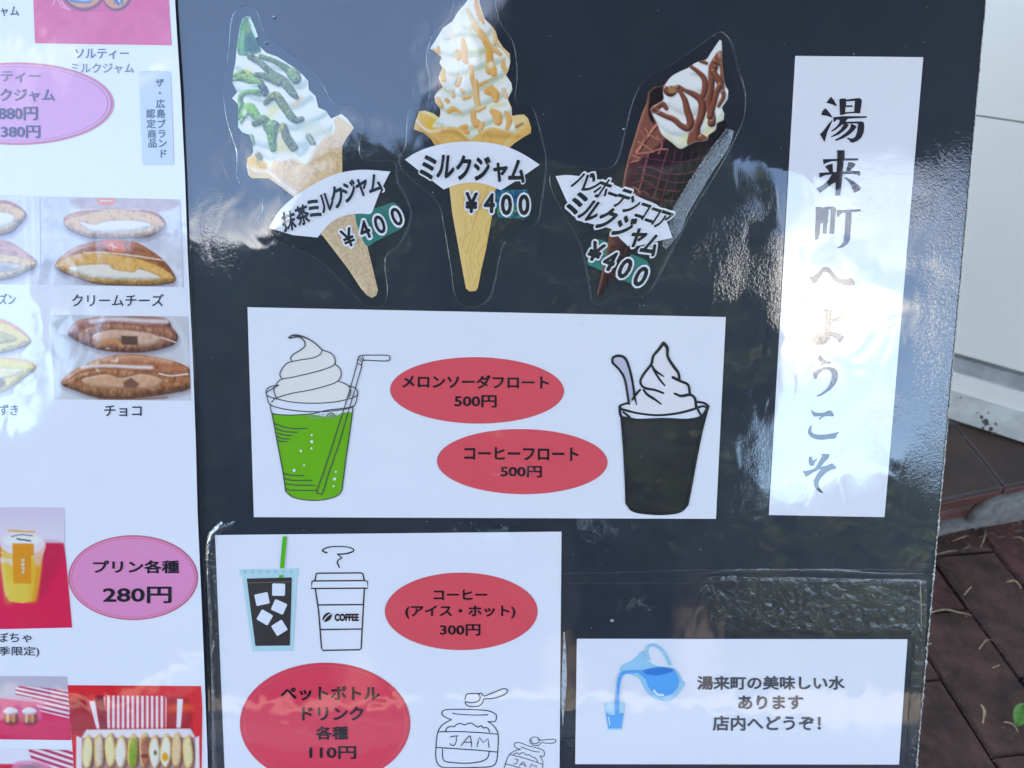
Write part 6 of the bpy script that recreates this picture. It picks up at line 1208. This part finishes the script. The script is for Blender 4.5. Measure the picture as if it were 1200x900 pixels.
# ------------------------------------------------------------------ welcome banner, brush characters traced stroke by stroke
bn = Thing('welcome_banner', 'tall narrow white banner with one column of brush characters', 'banner', 968, 606, .0003, wave=sheet_wave(.0002, 60, 90, 1.6))
bn.quad('sheet', [(932, 65.5), (1082, 67), (1036.5, 606), (901, 603.5)], 0, M_PAPER, 50)
M_INK = ink((40, 38, 48), 'brush_black_print'); S_ = 12.86
def br(x0, y0, polys, smooth=()):
    return [curve(zm(x0, y0, S_, q), True, 3) if i in smooth else zm(x0, y0, S_, q) for i, q in enumerate(polys)]
CHARS = [
    br(950, 105, [
        [(305, 105), (345, 150), (372, 200), (395, 240), (380, 250), (330, 225), (235, 198), (265, 160)],
        [(220, 280), (260, 315), (295, 365), (325, 408), (315, 422), (260, 400), (155, 380), (180, 320)],
        [(318, 460), (325, 475), (290, 560), (250, 640), (212, 785), (200, 775), (140, 675), (200, 610), (265, 520)],
        [(432, 145), (460, 135), (520, 132), (535, 150), (535, 240), (625, 235), (635, 245), (625, 262), (525, 262), (520, 340), (655, 333), (668, 170), (535, 178), (535, 150), (700, 128), (745, 130), (770, 155), (772, 180), (745, 358), (650, 355), (530, 365), (480, 382), (440, 382), (437, 300)],
        [(340, 415), (480, 400), (845, 400), (845, 425), (720, 430), (560, 440), (525, 480), (540, 485), (700, 480), (770, 478), (800, 495), (808, 540), (800, 640), (765, 720), (710, 770), (640, 800), (600, 795), (585, 765), (540, 730), (560, 722), (620, 740), (670, 715), (700, 640), (715, 520), (690, 510), (550, 512), (575, 530), (545, 580), (490, 630), (420, 680), (315, 718), (300, 710), (380, 660), (450, 600), (500, 525), (470, 530), (420, 570), (380, 605), (320, 635), (305, 625), (350, 590), (395, 550), (430, 500), (440, 460), (400, 450), (355, 490), (345, 480)],
        [(608, 510), (680, 545), (690, 565), (650, 620), (580, 680), (500, 730), (400, 770), (365, 770), (370, 755), (450, 710), (530, 650), (580, 600), (605, 550)]], ()),
    br(945, 170, [
        [(455, 78), (578, 78), (575, 200), (780, 200), (780, 232), (565, 235), (548, 400), (545, 440), (530, 590), (512, 760), (440, 765), (442, 560), (385, 585), (300, 650), (205, 722), (150, 650), (250, 600), (330, 530), (385, 440), (280, 455), (200, 492), (192, 418), (290, 412), (345, 410), (330, 380), (280, 322), (330, 295), (395, 280), (400, 405), (455, 405), (465, 240), (380, 245), (320, 262), (258, 292), (250, 212), (465, 208), (468, 100)],
        [(548, 400), (590, 400), (620, 320), (630, 255), (690, 262), (748, 290), (715, 330), (660, 385), (740, 392), (805, 388), (810, 462), (760, 445), (690, 432), (545, 438)],
        [(385, 555), (415, 455), (450, 455), (450, 530), (410, 540)],
        [(560, 490), (600, 488), (700, 535), (770, 590), (822, 650), (800, 680), (725, 718), (700, 660), (670, 600), (620, 535)]], ()),
    br(940, 235, [
        [(208, 95), (290, 92), (300, 108), (380, 92), (470, 90), (505, 105), (515, 150), (500, 260), (490, 380), (478, 500), (410, 498), (425, 360), (435, 220), (430, 140), (400, 125), (398, 200), (385, 285), (400, 300), (385, 320), (375, 400), (368, 500), (310, 500), (320, 340), (275, 345), (265, 500), (240, 585), (200, 590), (200, 420), (210, 250)],
        [(528, 142), (700, 138), (880, 130), (875, 162), (745, 170), (742, 300), (730, 450), (722, 580), (690, 650), (630, 700), (545, 720), (530, 708), (590, 670), (625, 620), (645, 480), (655, 300), (660, 180), (600, 190), (560, 225), (540, 250), (530, 240)]], ()),
    br(935, 295, [[(180, 362), (200, 385), (240, 370), (300, 320), (360, 255), (400, 232), (460, 232), (500, 270), (560, 345), (620, 400), (680, 412), (740, 408), (800, 398), (835, 420), (862, 480), (835, 508), (760, 512), (680, 500), (610, 470), (550, 430), (500, 370), (470, 320), (420, 300), (385, 305), (350, 360), (310, 420), (270, 468), (235, 470), (205, 430)]], (0,)),
    br(935, 350, [[(385, 158), (518, 152), (528, 180), (510, 240), (505, 300), (560, 295), (620, 272), (658, 238), (690, 280), (706, 325), (690, 342), (600, 345), (505, 345), (498, 400), (495, 498), (560, 505), (640, 530), (695, 575), (680, 620), (625, 662), (608, 645), (608, 620), (560, 585), (492, 560), (475, 620), (430, 672), (370, 698), (300, 700), (240, 665), (220, 620), (235, 570), (290, 520), (360, 502), (415, 500), (415, 400), (425, 250), (420, 190)]], ()),
    br(930, 405, [[(398, 142), (420, 170), (470, 215), (520, 235), (568, 238), (550, 278), (500, 275), (440, 290), (420, 305), (412, 295), (435, 262), (385, 240), (375, 215), (385, 165)],
        [(300, 410), (360, 365), (440, 330), (520, 320), (590, 330), (645, 365), (670, 420), (665, 500), (630, 580), (560, 660), (480, 715), (400, 760), (350, 770), (348, 758), (420, 720), (500, 655), (545, 580), (575, 500), (580, 430), (555, 385), (510, 368), (450, 375), (400, 405), (365, 450), (348, 500), (325, 505), (305, 470), (295, 435)]], ()),
    br(930, 465, [[(275, 195), (300, 222), (370, 242), (450, 240), (510, 215), (560, 205), (590, 240), (603, 292), (520, 292), (460, 300), (420, 320), (395, 345), (382, 338), (400, 310), (430, 292), (350, 298), (305, 292), (275, 240)],
        [(258, 440), (275, 440), (270, 480), (268, 520), (300, 555), (360, 570), (440, 572), (540, 562), (620, 545), (680, 530), (650, 570), (625, 628), (540, 635), (440, 648), (350, 642), (280, 615), (235, 575), (222, 530), (232, 480)]], (0, 1)),
    br(925, 520, [[(300, 200), (335, 195), (345, 230), (365, 260), (410, 222), (418, 228), (385, 280), (368, 330), (330, 340), (305, 315), (295, 270)],
        [(478, 155), (595, 155), (605, 180), (590, 220), (530, 280), (480, 340), (475, 352), (545, 335), (548, 348), (500, 370), (420, 402), (330, 450), (262, 498), (240, 480), (205, 408), (240, 415), (330, 395), (395, 365), (430, 310), (470, 240), (500, 185)],
        [(645, 295), (685, 330), (710, 365), (690, 378), (620, 400), (550, 440), (490, 500), (450, 560), (438, 610), (450, 660), (480, 705), (510, 725), (495, 745), (450, 725), (400, 680), (375, 620), (375, 560), (405, 490), (450, 420), (520, 355), (590, 320)]], ()),
]
for c in CHARS: bn.many('brush_character', c, Z1, M_INK)

# ------------------------------------------------------------------ loose clear film
ft = Thing('clear_film_patch', 'crinkled clear film patch at the lower right corner of the board, round the water notice', 'clear film', 950, 745, .0002)
def film_grid(th, name, pts, z, mat, step=3.0, amp=.0006, seed=1):
    p = Pic(min(q[0] for q in pts) - 4, min(q[1] for q in pts) - 4, max(q[0] for q in pts) + 4, max(q[1] for q in pts) + 4, step); d = p.sd(curve(pts, True, 4))
    k = (d > 0) & (d < 1.5 * step); gy, gx = np.gradient(d, step); gn = np.maximum(np.hypot(gx, gy), .3)
    X = np.where(k, p.X - gx / gn * d, p.X); Y = np.where(k, p.Y - gy / gn * d, p.Y); ok = d < 1.5 * step
    q = ok[:-1, :-1] & ok[1:, :-1] & ok[1:, 1:] & ok[:-1, 1:]; idx = np.arange(d.size).reshape(d.shape)
    Fq = np.stack([idx[:-1, :-1], idx[1:, :-1], idx[1:, 1:], idx[:-1, 1:]], -1)[q]
    H = (p.noise(9, seed) * .6 + p.noise(4.5, seed + 1) * .4) * amp * np.clip(-d / 6 + .3, 0, 1)
    V = th.v(np.stack([X.ravel(), Y.ravel()], 1), z); V[:, 2] += H.ravel(); use = np.unique(Fq); rm = np.zeros(d.size, int); rm[use] = np.arange(len(use))
    o = mesh_np(name, V[use], rm[Fq], mat, th.o); o.data.shade_smooth(); return o
film_grid(ft, 'film', [(828, 676), (900, 676), (1000, 677), (1076, 678), (1086, 690), (1085, 750), (1079, 830), (1072, 915), (1062, 915), (1066, 800), (1066, 748), (1000, 744), (940, 742), (905, 740), (860, 744), (828, 730), (822, 700)], 0, M_CRINKLE, 1.6, .0010, 3)
film_strip(ft, 'film_fold', [(822, 672), (860, 669), (920, 668), (980, 669), (1030, 672), (1082, 672)], [2, 5, 4, 6, 4, 3], .0002, M_CRINKLE, .0005, 5, 5, 10)
rc_ = random.Random(77)
for k in range(26):
    x, y = rc_.uniform(832, 1066), rc_.uniform(684, 735) if rc_.random() < .7 else rc_.uniform(684, 700)
    if rc_.random() < .3: x, y = rc_.uniform(1068, 1076), rc_.uniform(700, 890)
    a = rc_.uniform(-1.2, 1.2) + (1.57 if x > 1066 else 0); l = rc_.uniform(4, 16)
    film_strip(ft, 'film_wrinkle', [(x, y), (x + l * .5 * math.cos(a) + rc_.uniform(-2, 2), y + l * .5 * math.sin(a)), (x + l * math.cos(a + .5), y + l * math.sin(a + .5))], [.3, 1.5, .3], .0012, M_RIM, .0003, k, 3, 4)
film_strip(ft, 'film_edge', [(826, 681), (880, 680), (950, 681), (1000, 681), (1070, 681), (1078, 690), (1079, 740)], [2.2, 1.8, 2.2, 1.8, 2.4, 2, 2], .0011, M_RIM, .0004, 6, 4, 6)
for pts in ([(836, 684), (824, 688), (818, 696)], [(836, 690), (826, 694), (822, 702)], [(838, 694), (831, 700), (828, 708)]): film_strip(ft, 'film_wrinkle', pts, 1.6, .0011, M_RIM, .0003, 7, 3, 4)
fs = Thing('clear_film_fold', 'long vertical fold of clear film squeezed between the poster and the drinks sheet', 'clear film', 252, 905, .0003)
film_strip(fs, 'film', [(262, 612), (250, 630), (246, 660), (249, 700), (252, 760), (254, 830), (256, 915)], [6, 14, 14, 14, 14, 15, 15], 0, M_CRINKLE, .0022, 21, 9, 14)
film_strip(fs, 'film_fold', [(243, 640), (245, 700), (249, 780), (251, 860), (252, 915)], [3, 4, 4, 5, 5], .0022, M_RIM, .0008, 22, 4, 10)
film_strip(fs, 'film_fold', [(244, 634), (254, 622), (268, 616), (276, 611)], [3, 8, 7, 2], .0008, M_CRINKLE, .0012, 23, 5, 8)
fp = Thing('clear_film_wrinkle', 'thin pale spike of wrinkled film just right of the drinks sheet', 'clear film', 662, 850, .0003)
film_strip(fp, 'film', [(661, 740), (661.5, 770), (661, 800), (660, 825), (659.5, 850)], [1, 4.5, 6.5, 4, .6], 0, clear_mat('pale_wrinkled_film', haze=.5, bump=.0008, bscale=300), .0012, 24, 5, 10)
# dust specks on the board's film
rs = random.Random(12); pol = []
for k in range(150):
    x, y = rs.uniform(240, 1095), rs.uniform(5, 745)
    r_ = rs.uniform(.25, .7) * (1.5 if rs.random() < .06 else 1)
    pol.append([(x + r_ * rs.uniform(.6, 1.2) * math.cos(a), y + r_ * rs.uniform(.6, 1.2) * math.sin(a)) for a in (0, 1.2, 2.4, 3.6, 4.9)])
for x, y, r_ in ((321, 20.5, 2.0), (312, 50.5, 1.4), (717, 726.5, 2.6), (730.5, 151.5, 1.6), (845, 182, 1.4)):
    pol.append([(x + r_ * math.cos(a), y + r_ * .7 * math.sin(a)) for a in (0, 1.0, 2.2, 3.3, 4.4, 5.4)])
M_DUST = rough_mat('pale_dust', (.25, .27, .28), (.5, .52, .54), scale=400)
sp = Thing('dust_specks', 'tiny pale dust specks and scuffs over the dark board film', 'dust', 600, 745, .0001); 
o = sp.many('specks', pol, .00006, M_DUST); o['kind'] = 'stuff'
# stain on the base board of the shop wall
bpy.context.view_layer.update()
print('objects', len(bpy.data.objects), 'tris', sum(len(o.data.loop_triangles) or len(o.data.polygons) * 2 for o in bpy.data.objects if o.type == 'MESH'))
